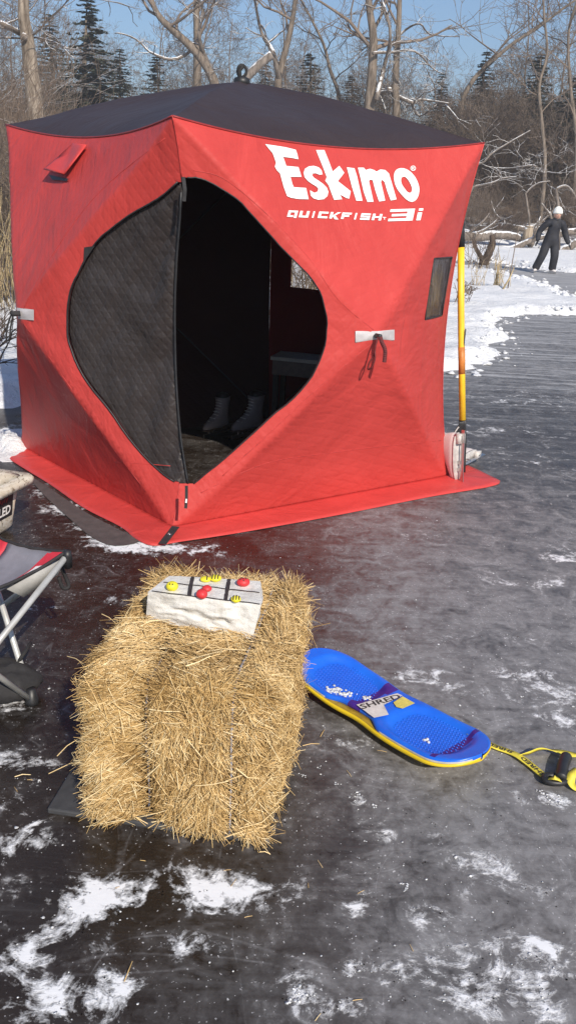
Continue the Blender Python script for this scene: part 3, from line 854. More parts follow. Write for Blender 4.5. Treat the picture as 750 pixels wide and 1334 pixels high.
m_ = MB(); m_.tube([sp_(602, 547), sp_(601, 480), sp_(600, 400), sp_(600, 322)], .0185, 12); m_.build('shaft', MAT['yellow'], shv)
m_ = MB(); m_.tube([sp_(600, 322), sp_(600, 300), sp_(600, 276), sp_(600, 262)], [.020, .0195, .019, .016], 12); m_.build('grip', MAT['black'], shv)
m_ = MB(); m_.tube([sp_(601, 487), sp_(601, 470), sp_(600.5, 452)], .0192, 12); m_.build('shaft_sleeve', plain('worn_orange', (.55, .2, .04), .5), shv)
m_ = MB(); m_.box(sp_(604, 440) - Vector((0, .017, 0)), .006, .004, .10); m_.build('shaft_label', MAT['straptext'], shv, False)
# blade: narrow neck widening downwards, dished
rings = []
for py, wl, wr_, th in ((545, -4, 5, .014), (554, -5, 4.5, .012), (566, -13, 5, .008), (580, -18, 5, .006), (592, -16, 4.5, .005), (606, -12, 4, .004), (620, -6, 3.5, .003)):
    k = 8; fr1 = []; bk = []
    for i in range(k + 1):
        px = 602 + wl + (wr_ - wl) * i / k; p = sp_(px, py); dish = .03 * (1 - ((i / k) * 2 - 1) ** 2) * smooth01(545, 590, py)
        fr1.append(p + Vector((0, dish, 0))); bk.append(p + Vector((0, dish + th, 0)))
    rings.append(fr1 + bk[::-1])
m_ = MB(); m_.loft(rings); m_.build('blade', MAT['black'], shv)
m_ = MB(); m_.tube([sp_(597, 556), sp_(590, 566), sp_(584, 572)], .004, 6); m_.build('blade_rim', plain('pale_edge', (.4, .38, .37), .5), shv)

MAT['bootwhite'] = plain('white_leather', (.68, .62, .60), .45, 0, .08, 18, .15)
MAT['sole'] = plain('brown_sole', (.08, .05, .04), .5)
def make_skate(name, label, group, mats=None, sole=None):
    """a figure skate about 0.27 m long, toe along +x, blade on z = 0"""
    bw = mats or MAT['bootwhite']
    t = empty(name, (0, 0, 0), label, 'ice skate', group)
    rings = []
    # boot: horizontal slices lifting from the sole to the cuff
    for z, x0, x1, hw in ((.055, -.11, .15, .036), (.062, -.115, .155, .041), (.085, -.115, .150, .043), (.105, -.112, .118, .041), (.125, -.108, .062, .038), (.15, -.104, .022, .035), (.19, -.106, -.002, .036), (.23, -.112, -.004, .041), (.255, -.118, .004, .044)):
        R = []
        for i in range(18):
            a = 2 * pi * i / 18; cx = (x0 + x1) / 2; rx = (x1 - x0) / 2
            e = .8; X = cx + rx * math.copysign(abs(cos(a)) ** e, cos(a)); tp = 1 - .25 * smooth01(0, 1, (X - x0) / (x1 - x0)) if z < .11 else 1
            R.append((X, hw * tp * math.copysign(abs(sin(a)) ** e, sin(a)), z))
        rings.append(R)
    m = MB(); m.loft(rings); m.build('boot', bw, t)
    m = MB(); m.tube([(-.095, 0, .249), (-.06, 0, .257), (-.02, 0, .257)], [.03, .034, .03], 10); o = m.build('boot_opening', MAT['black'], t)
    m = MB(); R2 = []
    for z in (.045, .058):
        R2.append([(.02 + .138 * math.copysign(abs(cos(a)) ** .8, cos(a)), .036 * math.copysign(abs(sin(a)) ** .8, sin(a)) * (1 - .2 * cos(a)), z) for a in [2 * pi * i / 18 for i in range(18)]])
    m.loft(R2); m.box((-.085, 0, .035), .055, .05, .03); m.build('sole', sole or MAT['sole'], t)
    m = MB()
    m.box((.01, 0, .012), .29, .004, .024); bl = m.build('blade', MAT['steel'], t, False)
    m = MB()
    for cx, w9 in ((.09, .018), (.05, .018), (-.085, .03)):
        m = MB(); m.box((cx, 0, .032), w9, .012, .024); m.build('blade_post', MAT['steel'], bl, False)
    m = MB()
    for k in range(8):
        z = .10 + k * .019; x = .095 - k * .030 if k < 3 else .028 - (k - 3) * .004
        if k >= 3: x = [.026, .012, .002, -.002, .000][k - 3]
        m.tube([(x - .01, -.024, z + .004), (x + .012, 0, z + .012), (x - .01, .024, z + .004)], .0028, 5)
    m.build('laces', plain('lace', (.75, .72, .70), .8) if 'lace' not in MAT else MAT['lace'], t)
    return t
def place(t, loc, rot):
    t.location = loc; t.rotation_euler = rot
sk1 = make_skate('ice_skate', 'white lace-up ice skate standing inside the tent, nearer the open door edge on the right', 'ice skates', plain('shaded_white_leather', (.34, .29, .29), .6, 0, .1, 18, .15))  # white boots, colour darkened to put the tent's inner shade into them
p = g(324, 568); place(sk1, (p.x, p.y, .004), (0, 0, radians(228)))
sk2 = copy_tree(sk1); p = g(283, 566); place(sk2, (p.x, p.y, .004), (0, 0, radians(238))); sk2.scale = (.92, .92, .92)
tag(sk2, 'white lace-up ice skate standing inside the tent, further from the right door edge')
def pose(t, loc, x, z):
    x = Vector(x).normalized(); z = Vector(z); z = (z - x * z.dot(x)).normalized(); y = z.cross(x)
    m = Matrix((x, y, z)).transposed().to_4x4(); t.rotation_euler = m.to_euler(); t.location = loc
sk3 = make_skate('ice_skate', 'white ice skate propped toe-down between the red tent corner and the shovel', 'ice skates', None, plain('pale_sole', (.5, .47, .45), .5))
q = at(603, 600, 4.585); pose(sk3, (q.x, 4.585, .168), (.06, -.12, -1), (-.55, .84, 0))
sk4 = copy_tree(sk3); p = g(617, 615); pose(sk4, (p.x + .03, p.y + .10, .05), (-.55, -.83, 0), (-.83, .55, .03))
tag(sk4, 'white ice skate lying on its side on the right skirt tip, blade outwards')
# pale folding bench just inside the door on the right
bt = at(388, 466, 5.15)
bn = empty('low_bench', (bt.x, bt.y, 0), 'low dark bench with a pale top inside the tent by the right door edge', 'bench')
c_ = bt; ax = Vector((.94, -.25, 0)).normalized(); ay = Vector((.25, .94, 0)).normalized()
m_ = MB(); m_.box((c_.x + .04, c_.y, c_.z), .36, .22, .02, ax, ay); m_.build('bench_top', plain('pale_board', (.42, .38, .34), .4, 0, .15, 20), bn, False)
m_ = MB(); m_.box((c_.x + .04, c_.y, c_.z - .055), .34, .20, .085, ax, ay); m_.build('apron', plain('dark_board', (.14, .10, .09), .6), bn, False)
for sx_ in (-1, 1):
    for sy_ in (-1, 1):
        q = c_ + Vector((.04, 0, 0)) + ax * .15 * sx_ + ay * .08 * sy_
        m_ = MB(); m_.box((q.x, q.y, (q.z - .1) / 2), .03, .03, q.z - .1, ax, ay); m_.build('leg', MAT['black'], bn, False)

# ------------------------------------------------------------------ straw bale on its board
BA = -.13; bX = Vector((cos(BA), sin(BA), 0)); bY = Vector((-sin(BA), cos(BA), 0)); bZ = Vector((0, 0, 1))
BO = Vector((-.452, 1.705, .022)); BW, BL, BH = .440, .60, .40
a = g(62, 1062); b = g(350, 1104); c = g(400, 885); d_ = Vector(a) + (c - b)
m_ = MB(); V = [Vector((q.x, q.y, z)) for z in (.004, .02) for q in (a, b, c, d_)]
m_.add(V, [(3, 2, 1, 0), (4, 5, 6, 7), (0, 1, 5, 4), (1, 2, 6, 5), (2, 3, 7, 6), (3, 0, 4, 7)])
bo = bevel(m_.build('wooden_board', plain('weathered_black_board', (.055, .055, .058), .6, 0, .3, 15, .3), None, False), .004)
tag(bo, 'dark grey weathered board lying flat on the ice under the straw bale', 'board')
bale = empty('straw_bale', (BO.x + .23, BO.y + .3, .02), 'golden straw bale tied with twine, holding up a white stone block', 'straw bale')
def bsurf(face, a, b):
    """a, b in 0..1 on a face; returns local point on rounded lobed box, and normal"""
    if face == 'top': p = [a, b, 1]; n = Vector((0, 0, 1))
    elif face == 'front': p = [a, 0, b]; n = Vector((0, -1, 0))
    elif face == 'back': p = [a, 1, b]; n = Vector((0, 1, 0))
    elif face == 'right': p = [1, a, b]; n = Vector((1, 0, 0))
    elif face == 'left': p = [0, a, b]; n = Vector((-1, 0, 0))
    x, y, z = p[0] * BW, p[1] * BL, p[2] * BH
    r = .048
    cx, cy, cz = min(max(x, r), BW - r), min(max(y, r), BL - r), min(max(z, r * .3), BH - r)
    q = Vector((x - cx, y - cy, z - cz)); c0 = Vector((cx, cy, cz))
    if q.length > 1e-6: n = q.normalized(); pt = c0 + n * r
    else: pt = Vector((x, y, z))
    if cz <= r * .3 + 1e-6 and z < r * .3: pt = Vector((pt.x, pt.y, z)); 
    u = pt.x / BW
    gr = .048 * exp(-((u - .33) / .045) ** 2) + .030 * exp(-((u - .80) / .035) ** 2)
    if abs(n.x) < .8: pt = pt - n * gr
    pt = pt + n * (.024 * nz(pt.x * 8 + pt.y * 3, pt.z * 8 + pt.y * 7, 1, 3))
    return pt, n
def bw_(p): return BO + bX * p.x + bY * p.y + bZ * p.z
m_ = MB()
for f, na, nb in (('top', 26, 34), ('front', 26, 22), ('back', 26, 22), ('right', 34, 22), ('left', 34, 22)):
    V = [bw_(bsurf(f, i / na, j / nb)[0] - bsurf(f, i / na, j / nb)[1] * .012) for j in range(nb + 1) for i in range(na + 1)]
    m_.add(V, [(j * (na + 1) + i, j * (na + 1) + i + 1, (j + 1) * (na + 1) + i + 1, (j + 1) * (na + 1) + i) for j in range(nb) for i in range(na)])
sc_ = NM('straw_core', .8, .2); sc_.col(sc_.ramp(sc_.noise(60, 6, .7, sc_.coord('Object', (1, 1, 1))), [(.35, (.10, .06, .025)), (.65, (.34, .22, .10))])); sc_.bump(sc_.noise(90, 5, .7), .9, .01)
m_.build('packed_core', sc_.m, bale)
stw = NM('straw', .5, .35); A_ = stw.attr('tone')
stw.col(stw.ramp(A_, [(0, (.17, .10, .035)), (.33, (.42, .265, .10)), (.70, (.64, .44, .19)), (1, (.84, .68, .40))]))
MAT['straw'] = stw.m
m_ = MB(); rr = random.Random(11)
def blade(mb, p, d, L, wd_, n, bend, tone):
    d = d.normalized(); s = d.cross(n)
    if s.length < .05: s = d.cross(Vector((.3, .8, .5)))
    s.normalize(); u = s.cross(d).normalized()
    P = [p - d * L * .5, p + u * bend * .6, p + d * L * .5 + s * bend * rr.uniform(-1, 1) * .5 - u * bend * .3]
    V = []
    for i, q in enumerate(P):
        ww = wd_ * (1, .95, .7)[i]
        V += [q - s * ww, q + s * ww, q + u * ww * 1.1]
    mb.add(V, [(0, 1, 4, 3), (1, 2, 5, 4), (2, 0, 3, 5), (3, 4, 7, 6), (4, 5, 8, 7), (5, 3, 6, 8), (0, 2, 1), (6, 7, 8)], tone)
FACES = [('top', 17500), ('front', 18500), ('right', 9500), ('left', 6200), ('back', 2000)]
for f, cnt in FACES:
    for i in range(cnt):
        a, b = rr.random(), rr.random()
        if f == 'front': b = b ** .9
        p, n = bsurf(f, a, b); u = p.x / BW
        if f in ('top', 'front') and (abs(u - .33) < .045 or abs(u - .80) < .026) and rr.random() < .70: continue
        L = rr.uniform(.022, .065) if rr.random() < .85 else rr.uniform(.06, .11)
        flake = .5 * sin(p.y * 46 + 2 * nz(p.x * 9, p.z * 9, 1, 2)) 
        if f == 'top':
            an = rr.gauss(0, .55) + .5 * nz(p.x * 6, p.y * 6, 1, 2) * 2
            if u < .33: an += .35
            d = Vector((cos(an), sin(an), 0)) * rr.choice((-1, 1)); lift = abs(rr.gauss(.1, .18))
        elif f == 'front':
            fan = (u - .5) * 1.6
            d = Vector((fan + rr.gauss(0, .55), 0, -.55 - (1 - b) * .7 + rr.gauss(0, .5))); lift = abs(rr.gauss(.16, .2))
            if u < .33: d = Vector((-1 + rr.gauss(0, .3), 0, -.3 + rr.gauss(0, .35) - (1 - b) * .6))
            if rr.random() < .25: d = Vector((rr.gauss(0, 1), 0, rr.gauss(0, .6)))
        elif f == 'right':
            d = Vector((0, rr.gauss(0, .5), rr.gauss(.2, .7))); lift = abs(rr.gauss(.32, .35)); L *= .60
        elif f == 'left':
            d = Vector((0, rr.gauss(-.2, .5), rr.gauss(-.1, .5))); lift = abs(rr.gauss(.35, .4)); L *= .6
        else:
            d = Vector((rr.gauss(0, 1), 0, rr.gauss(0, .6))); lift = abs(rr.gauss(.6, .4))
        if f in ('top', 'front') and rr.random() < .5: lift *= .3
        d = d - n * d.dot(n); d = d.normalized() + n * lift
        if f == 'top' and p.y > BL * .84: d = d + Vector((0, .5, .8)) * rr.random(); 
        if f == 'top' and p.x > BW * .9: d = d + Vector((.5, 0, .7)) * rr.random()
        base_ = p + n * rr.uniform(-.010, .008)
        W0 = bw_(base_); D = bX * d.x + bY * d.y + bZ * d.z; Nn = bX * n.x + bY * n.y + bZ * n.z
        W0 = W0 + D.normalized() * L * (.35 if lift > .4 else .1)
        if W0.z < .012: W0.z = .012
        blade(m_, W0, D, L, rr.uniform(.0005, .0011), Nn, rr.gauss(0, .006), min(1, max(0, rr.gauss(.50, .27) + .42 * nz(p.x * 9, (p.y + p.z) * 9, 1, 3))))
# fat lying stalks and strays
for i in range(240):
    f = rr.choice(('top', 'front', 'front', 'top', 'right')); p, n = bsurf(f, rr.random(), rr.random())
    d = Vector((rr.gauss(0, 1), rr.gauss(0, 1), rr.gauss(0, 1))); d = (d - n * d.dot(n)).normalized() + n * rr.gauss(.15, .15)
    D = bX * d.x + bY * d.y + bZ * d.z; Nn = bX * n.x + bY * n.y + bZ * n.z
    blade(m_, bw_(p + n * .012), D, rr.uniform(.05, .12), rr.uniform(.0008, .0015), Nn, rr.gauss(0, .01), rr.uniform(.6, 1))
for (x0, y0, x1, y1, z0, z1) in [(64,1008,120,985,.06,.12),(88,855,112,865,.30,.33),(98,880,104,912,.30,.26),(338,1110,352,1112,.03,.03),(345,1008,380,985,.10,.10),(133,800,152,812,.36,.36),(372,960,392,972,.2,.2),(75,985,104,960,.15,.2),(384,775,410,762,.4,.43)]:
    a = g(x0, y0, z0); b = g(x1, y1, z1); blade(m_, (a + b) / 2, b - a, (b - a).length, .0014, Vector((0, 0, 1)), .006, .8)
m_.build('straw_stalks', MAT['straw'], bale, False, 'tone')
for u in (.33, .80):
    P = []
    for b in [i / 14 for i in range(15)]: p, n = bsurf('front', u, b); P.append(bw_(p + n * .026))
    for b in [i / 20 for i in range(21)]: p, n = bsurf('top', u, b); P.append(bw_(p + n * .028))
    for b in [1 - i / 8 for i in range(9)]: p, n = bsurf('back', u, b); P.append(bw_(p + n * .008))
    m_ = MB(); m_.tube(P, .0028, 5); m_.build('twine', plain('grey_twine', (.34, .34, .38), .6) if 'twine' not in MAT else MAT['twine'], bale)
m_ = MB()
for (x, y, an, L) in [(350,1000,.3,.05),(168,1265,1.4,.05),(140,1060,.2,.03),(30,1010,.4,.04),(390,930,1.1,.04),(405,970,.3,.05),(420,955,1.2,.04)]:
    p = g(x, y, .004); blade(m_, p, Vector((cos(an), sin(an), 0)), L, .0013, Vector((0, 0, 1)), .005, rr.uniform(.5, .9))
for i in range(40):
    x = rr.gauss(-.15, .3); y = rr.gauss(1.75, .35)
    if y > 1.1: an = rr.uniform(0, pi); blade(m_, Vector((x, y, .003)), Vector((cos(an), sin(an), 0)), rr.uniform(.01, .03), .0008, Vector((0, 0, 1)), .001, rr.uniform(.3, .9))
tag(m_.build('loose_straw', MAT['straw'], None, False, 'tone'), 'loose bits of straw scattered on the ice around the bale', 'straw', kind='stuff')

# ------------------------------------------------------------------ limestone block with the painted game
ZT = .512; ZB = .418
top4 = [g(193, 771, ZT), g(340, 788, ZT), g(339, 757, ZT), g(221, 750, ZT)]
bot4 = [g(190, 808, ZB), g(329, 833, ZB), g(341, 762, ZB), g(214, 760, ZB)]
ctr = sum(top4, Vector()) / 4
stone = empty('stone_block', (ctr.x, ctr.y, ZB), 'rough white limestone block painted with a black noughts and crosses grid, on the bale', 'stone block')
def bil(Q, u, v): return (Q[0] * (1 - u) + Q[1] * u) * (1 - v) + (Q[3] * (1 - u) + Q[2] * u) * v
def toppt(u, v, dz=0):
    p = bil(top4, u, v); p.z += .0016 * nz(p.x * 30, p.y * 30, 1, 3) + dz; return p
m_ = MB(); K = 26
V = [toppt(i / K, j / K) for j in range(K + 1) for i in range(K + 1)]
Fq = [(j * (K + 1) + i, j * (K + 1) + i + 1, (j + 1) * (K + 1) + i + 1, (j + 1) * (K + 1) + i) for j in range(K) for i in range(K)]
m_.add(V, Fq)
cyc = [(0, 1), (1, 2), (2, 3), (3, 0)]
for (i0, i1) in cyc:
    V = []; c0 = ctr
    for j in range(K + 1):
        for i in range(K + 1):
            u = i / K; v_ = j / K; a = top4[i0].lerp(top4[i1], u); b = bot4[i0].lerp(bot4[i1], u); p = a.lerp(b, v_)
            n = Vector((-(top4[i1] - top4[i0]).y, (top4[i1] - top4[i0]).x, 0)).normalized() * -1
            if n.dot(p - ctr) < 0: n = -n
            wgt = sin(pi * min(1, v_ * 1.1 + .0)) ** .6 * min(1, 5 * min(u, 1 - u) + .0) if 0 < v_ else 0
            rid = abs(nz(p.x * 20 + p.z * 12, p.z * 26 - p.x * 14, 1, 4))
            p = p + n * wgt * (.010 * nz(p.x * 16, p.z * 20 + p.y * 9, 1, 4) + .008 - .015 * rid)
            if j == 0: p.z = toppt(0, 0).z * 0 + a.z + .0016 * nz(a.x * 30, a.y * 30, 1, 3)
            V.append(p)
    m_.add(V, Fq)
lm = NM('limestone', .85, .2); v = lm.coord()
lm.col(lm.ramp(lm.noise(24, 7, .65, v), [(.3, (.50, .47, .43)), (.5, (.70, .68, .64)), (.7, (.80, .78, .75))])); lm.bump(lm.noise(70, 7, .7, v), .6, .006)
m_.build('block', lm.m, stone)
def toppix(x, y):
    """photo pixel -> u,v on the block top"""
    p = g(x, y, ZT); best = None
    for i in range(101):
        for j in range(41):
            q = bil(top4, i / 100, j / 40); d = (q - p).length
            if best is None or d < best[0]: best = (d, i / 100, j / 40)
    return best[1], best[2]
def gridline(a, b, wd_, name='grid_line'):
    A0 = toppix(*a); B1_ = toppix(*b); pa = [toppt(A0[0] + (B1_[0] - A0[0]) * t / 16, A0[1] + (B1_[1] - A0[1]) * t / 16, .0022) for t in range(17)]
    d = (pa[-1] - pa[0]).normalized(); s = d.cross(Vector((0, 0, 1))).normalized(); V = []; rq = random.Random(int(a[0]))
    for q in pa: w1 = wd_ * rq.uniform(.85, 1.15); V += [q - s * w1, q + s * w1]
    obj(name, V, [(2 * i, 2 * i + 1, 2 * i + 3, 2 * i + 2) for i in range(16)], MAT['paintblack'], stone)
MAT['paintblack'] = plain('black_paint', (.045, .036, .034), .6, 0, .3, 50)
gridline((252, 752), (240, 789), .0048); gridline((299, 755), (288, 795), .0048)
gridline((213, 759), (338, 773), .0024); gridline((198, 771), (339, 788), .0024)
def pebble(px, py, r, flat, mat, label, dots=None, stripes=None, sx=1.0, extra=None, grp='painted pebbles'):
    u, v_ = toppix(px, py); c = toppt(u, v_); cz = ZT + r * flat * .9
    bm = bmesh.new(); bmesh.ops.create_icosphere(bm, subdivisions=4, radius=1)
    V = []
    for q in bm.verts:
        w_ = q.co * (1 + .05 * nz(q.co.x + px, q.co.y, 1.3, 2)); V.append(Vector((c.x + w_.x * r * sx, c.y + w_.y * r, cz + w_.z * r * flat)))
    F = [tuple(x.index for x in f.verts) for f in bm.faces]; bm.free()
    t = empty('painted_pebble', (c.x, c.y, ZT), label, 'painted pebble', grp)
    obj('pebble', V, F, mat, t)
    m = MB()
    if dots:
        for (ax_, ay_) in dots:
            az = sqrt(max(.05, 1 - ax_ * ax_ - ay_ * ay_)); q = Vector((c.x + ax_ * r * sx, c.y + ay_ * r, cz + az * r * flat)); n = Vector((ax_, ay_, az)).normalized()
            mm = MB(); mm.tube([q - n * .001, q + n * .0012], .0019, 8); mm.build('spot', MAT['paintblack'], t)
    if stripes:
        for off in stripes:
            P = []
            for k in range(13):
                a = -1.2 + 2.4 * k / 12; yy = off; rr_ = sqrt(1 - yy * yy); P.append(Vector((c.x + yy * r * sx * 1.01, c.y + sin(a) * rr_ * r * 1.01, cz + cos(a) * rr_ * r * flat * 1.02)))
            mm = MB(); mm.tube(P, .0016, 5); mm.build('stripe', MAT['paintblack'], t)
    return t
yp = plain('yellow_gloss', (.75, .66, .03), .5, 0, .08, 60); rp = plain('red_gloss', (.62, .035, .04), .5, 0, .1, 60)
pebble(225, 769, .0155, .8, yp, 'round yellow pebble with a tiny smile, at the left end of the block', stripes=None, dots=[(-.3, -.6), (.15, -.65)])
pebble(268, 757, .012, .55, yp, 'yellow pebble with dark stripes at the back of the middle column, left half', None, [.3], 1.2)
pebble(281, 757, .014, .6, yp, 'larger striped yellow pebble at the back of the middle column, right half', None, [-.5, 0, .45], 1.1)
pebble(269, 770, .0115, .7, rp, 'smaller plain red pebble just in front of the striped yellow ones', sx=1.1)
pebble(260, 784, .0145, .85, rp, 'larger plain red pebble in the front row of the middle column')
pebble(316, 763, .0155, .7, rp, 'red ladybird pebble with black spots in the back right square', dots=[(-.4,-.3),(.1,-.6),(.4,-.1),(-.2,.2),(.3,.4),(0,-.1)], sx=1.1)
pebble(305, 790, .0115, .75, yp, 'small yellow bee pebble with black stripes in the front right square', None, [-.45, .1, .6], 1.1)

# ------------------------------------------------------------------ snow skate sled board
SA = Vector((.090, 2.462, 0)); SBp = Vector((.553, 1.948, 0)); sX = (SBp - SA).normalized(); sY = Vector((-sX.y, sX.x, 0)); SL = (SBp - SA).length
skb = empty('snow_skate_board', (SA + SBp) / 2, 'bright blue and yellow double-deck snow skateboard lying on the ice', 'snowboard toy')
def half(t):
    e = min(t, 1 - t) / .17
    endr = sqrt(max(0, 1 - (1 - min(1, e)) ** 2.2))
    waist = 1 - .10 * exp(-((t - .47) / .10) ** 2)
    return .110 * endr * waist + .0015
def deckz(t): return .054 + .030 * (abs(t - .5) * 2) ** 3.0 - (0)
def dk_(t, s):
    hw = half(t); z = deckz(t)
    for tc in (.25, .74):
        q = max(abs(t - tc) / .19, abs(s) / .80); 
        z -= .015 * smooth01(1.08, .80, ((abs(t - tc) / .185) ** 3 + (abs(s) / .82) ** 3) ** (1 / 3))
    z += .003 * smooth01(.85, 1.0, abs(s)) * 0 - .006 * smooth01(.9, 1.0, abs(s))
    if s < 0: hw *= 1 - .24 * smooth01(.27, .36, t) * smooth01(.60, .50, t)
    p = SA + sX * (t * SL) + sY * (s * hw); p.z = z; return p
NT, NS = 90, 28
rings = []
V = []; F = []
tt = [.5 - .5 * cos(pi * i / NT) * (1) for i in range(NT + 1)]
for t in tt:
    for j in range(NS + 1): V.append(dk_(t, -1 + 2 * j / NS))
top = len(V)
for t in tt:
    for j in range(NS + 1):
        s = -1 + 2 * j / NS; p = dk_(t, s); q = SA + sX * (t * SL) + sY * (s * half(t) * .98 * ((1 - .24 * smooth01(.27, .36, t) * smooth01(.60, .50, t)) if s < 0 else 1)); V.append(Vector((q.x, q.y, deckz(t) - .021)))
w_ = NS + 1
for i in range(NT):
    for j in range(NS):
        F.append((i * w_ + j, i * w_ + j + 1, (i + 1) * w_ + j + 1, (i + 1) * w_ + j))
        F.append((top + (i + 1) * w_ + j, top + (i + 1) * w_ + j + 1, top + i * w_ + j + 1, top + i * w_ + j))
    for j in (0, NS): F.append((i * w_ + j, (i + 1) * w_ + j, top + (i + 1) * w_ + j, top + i * w_ + j))
blue = NM('blue_foam', .34, .5); v = blue.coord()
blue.col(blue.ramp(blue.noise(7, 4, .6, v), [(.3, (.012, .10, .62)), (.7, (.016, .16, .78))])); blue.bump(blue.noise(160, 3, .6, v), .15, .002)
purple = plain('purple_blue', (.05, .018, .22), .4, 0, .2, 20)
deck = obj('deck', V, F, [blue.m, purple, plain('deck_rim', (.52, .50, .42), .5)], skb)
me = deck.data
for i, p in enumerate(me.polygons):
    c = sum((me.vertices[k].co for k in p.vertices), Vector()) / len(p.vertices) + ORG[skb.name]
    t = (c - SA).dot(sX) / SL; s = abs((c - SA).dot(sY)) / half(min(1, max(0, t)))
    ph = [t - .25, t - .74]
    top_ = p.index < 2 * NS * NT + 2 * NT and c.z > deckz(min(1, max(0, t))) - .0180
    if not top_ or s > .985: p.material_index = 2
    elif ((.375 < t < .43 + .02 * s) or (.855 < t < .90 - .02 * s)) and s < .93: p.material_index = 1
# moulded studs
rr = random.Random(2)
for tc in (.25, .74):
    m_ = MB()
    for i in range(-9, 10):
        for j in range(-6, 7):
            t = tc + i * .0155 + (j % 2) * .0075; s = j / 8.6
            if ((abs(t - tc) / .15) ** 2.4 + (abs(s) / .74) ** 2.4) > 1: continue
            p = dk_(t, s); m_.tube([p + sX * -.0035 + Vector((0, 0, .0005)), p + Vector((0, 0, .0014)), p + sX * .0035 + Vector((0, 0, .0005))], [.0012, .0019, .0012], 5)
    m_.build('foot_pad', blue.m, skb)
# yellow hull: below and slightly outside the deck on the near side, arched
V = []; F = []
prof = [(-1.0, 0), (-1.02, -.35), (-.8, -.8), (-.4, -1), (.4, -1), (.8, -.8), (1.02, -.35), (1.0, 0)]
for t in tt:
    for (s, k) in prof:
        hw = half(t) * 1.0 + .003; z0 = deckz(t) - .012; dep = z0 - .006 - .052 * (abs(t - .5) * 2) ** 3
        q = SA + sX * (t * SL) + sY * (s * hw); V.append(Vector((q.x, q.y, z0 + k * max(.004, dep))))
kk = len(prof)
for i in range(NT):
    for j in range(kk - 1): F.append((i * kk + j, i * kk + j + 1, (i + 1) * kk + j + 1, (i + 1) * kk + j))
hull = obj('hull', V, F, plain('yellow_plastic', (.78, .55, .02), .35, 0, .08, 10), skb); solid(hull, .003)
# ochre ledge of the hull, seen where the deck is cut in at the waist
m_ = MB(); V = []
for k in range(21):
    t = .25 + .37 * k / 20; hw = half(t); V += [SA + sX * (t * SL) - sY * (hw * .70) + Vector((0, 0, deckz(t) - .017)), SA + sX * (t * SL) - sY * (hw + .002) + Vector((0, 0, deckz(t) - .0135))]
m_.add(V, [(2 * i, 2 * i + 1, 2 * i + 3, 2 * i + 2) for i in range(20)]); solid(m_.build('side_ledge', plain('ochre', (.36, .23, .02), .45), skb), .002, 0)
# sticker
def onpx(poly, dz):
    """sticker piece: photo pixels on the deck plane"""
    return [g(x, y, .0560 + dz) for x, y in poly]
def decal(name, poly, dz, mat, parent):
    V = onpx(poly, dz); c = sum(V, Vector()) / len(V); o = obj(name, [c] + V, [(0, i + 1, (i + 1) % len(V) + 1) for i in range(len(V))], mat, parent, False); return o
stl = MAT['stickerwhite'] = plain('sticker_white', (.62, .58, .55), .35, 0, .15, 60)
s1 = decal('sticker', [(464, 918), (517, 903), (524, 906), (500, 916), (499, 921), (506, 931), (487, 935)], .002, stl, skb)
s2 = decal('sticker', [(512, 915), (524, 907), (540, 916), (524, 923), (516, 921)], .0022, plain('sticker_yellow', (.62, .52, .12), .4, 0, .2, 60), skb)
TV, TF = text_mesh('SHRED', 1, .02)
def quadmap(V, q, z): # q: bl, br, tr, tl in photo pixels
    return [g((q[0][0] * (1 - a) + q[1][0] * a) * (1 - b) + (q[3][0] * (1 - a) + q[2][0] * a) * b, (q[0][1] * (1 - a) + q[1][1] * a) * (1 - b) + (q[3][1] * (1 - a) + q[2][1] * a) * b, z) for a, b in V]
obj('sticker_lettering', quadmap(TV, [(472, 924), (523, 909), (518, 904), (467, 918)], .0590), TF, MAT['paintblack'], s1, False)
# snow left on the deck
m_ = MB(); rr = random.Random(8)
for (cx, cy, rx, ry, n_) in [(435, 899, 9, 3.5, 46), (450, 904, 6, 3, 26), (476, 908, 5, 2, 14), (555, 965, 5, 3, 8), (440, 903, 14, 6, 20)]:
    for i in range(n_):
        x, y = cx + rr.gauss(0, rx * .6), cy + rr.gauss(0, ry * .6); p = g(x, y, .045)
        t = (p - SA).dot(sX) / SL; s = (p - SA).dot(sY) / half(min(.99, max(.01, t)))
        if 0 < t < 1 and abs(s) < .9: q = dk_(t, s); lump(m_, (q.x, q.y, q.z), rr.uniform(.002, .0065), .5, rr.random())
tag(m_.build('snow_dusting', MAT['snow']), 'small heap of snow lying on the blue board', 'snow', kind='stuff')
# yellow leash with black handle
tape = plain('yellow_webbing', (.72, .60, .06), .6, 0, .12, 30, .2)
lsh = empty('pull_leash', g(640, 972), 'yellow webbing leash printed with dark letters and a black handle', 'leash')
def ribbon(pts, wdt, name, mat, zs=None, twist=None):
    P = catmull([g(x, y, z) for x, y, z in pts], 8); V = []; F = []
    for i, p in enumerate(P):
        t = (P[min(i + 1, len(P) - 1)] - P[max(0, i - 1)]).normalized(); s = t.cross(Vector((0, 0, 1))).normalized()
        tw = twist(i / (len(P) - 1)) if twist else 0
        s = s * cos(tw) + Vector((0, 0, 1)) * sin(tw)
        V += [p - s * wdt, p + s * wdt]
    F = [(2 * i, 2 * i + 1, 2 * i + 3, 2 * i + 2) for i in range(len(P) - 1)]
    return solid(obj(name, V, F, mat, lsh), .0015, 0), P
sA, PA = ribbon([(612, 958, .055), (618, 960, .03), (628, 965, .012), (645, 973, .008), (662, 979, .008), (675, 985, .012), (690, 996, .010), (706, 1009, .012), (718, 1017, .018)], .0115, 'webbing', tape)
sB, PB = ribbon([(673, 984, .006), (688, 981, .012), (703, 976, .022), (722, 978, .014), (740, 982, .010), (752, 984, .010), (775, 988, .008)], .0115, 'webbing', tape, None, lambda t: .5 + .6 * sin(t * 7))
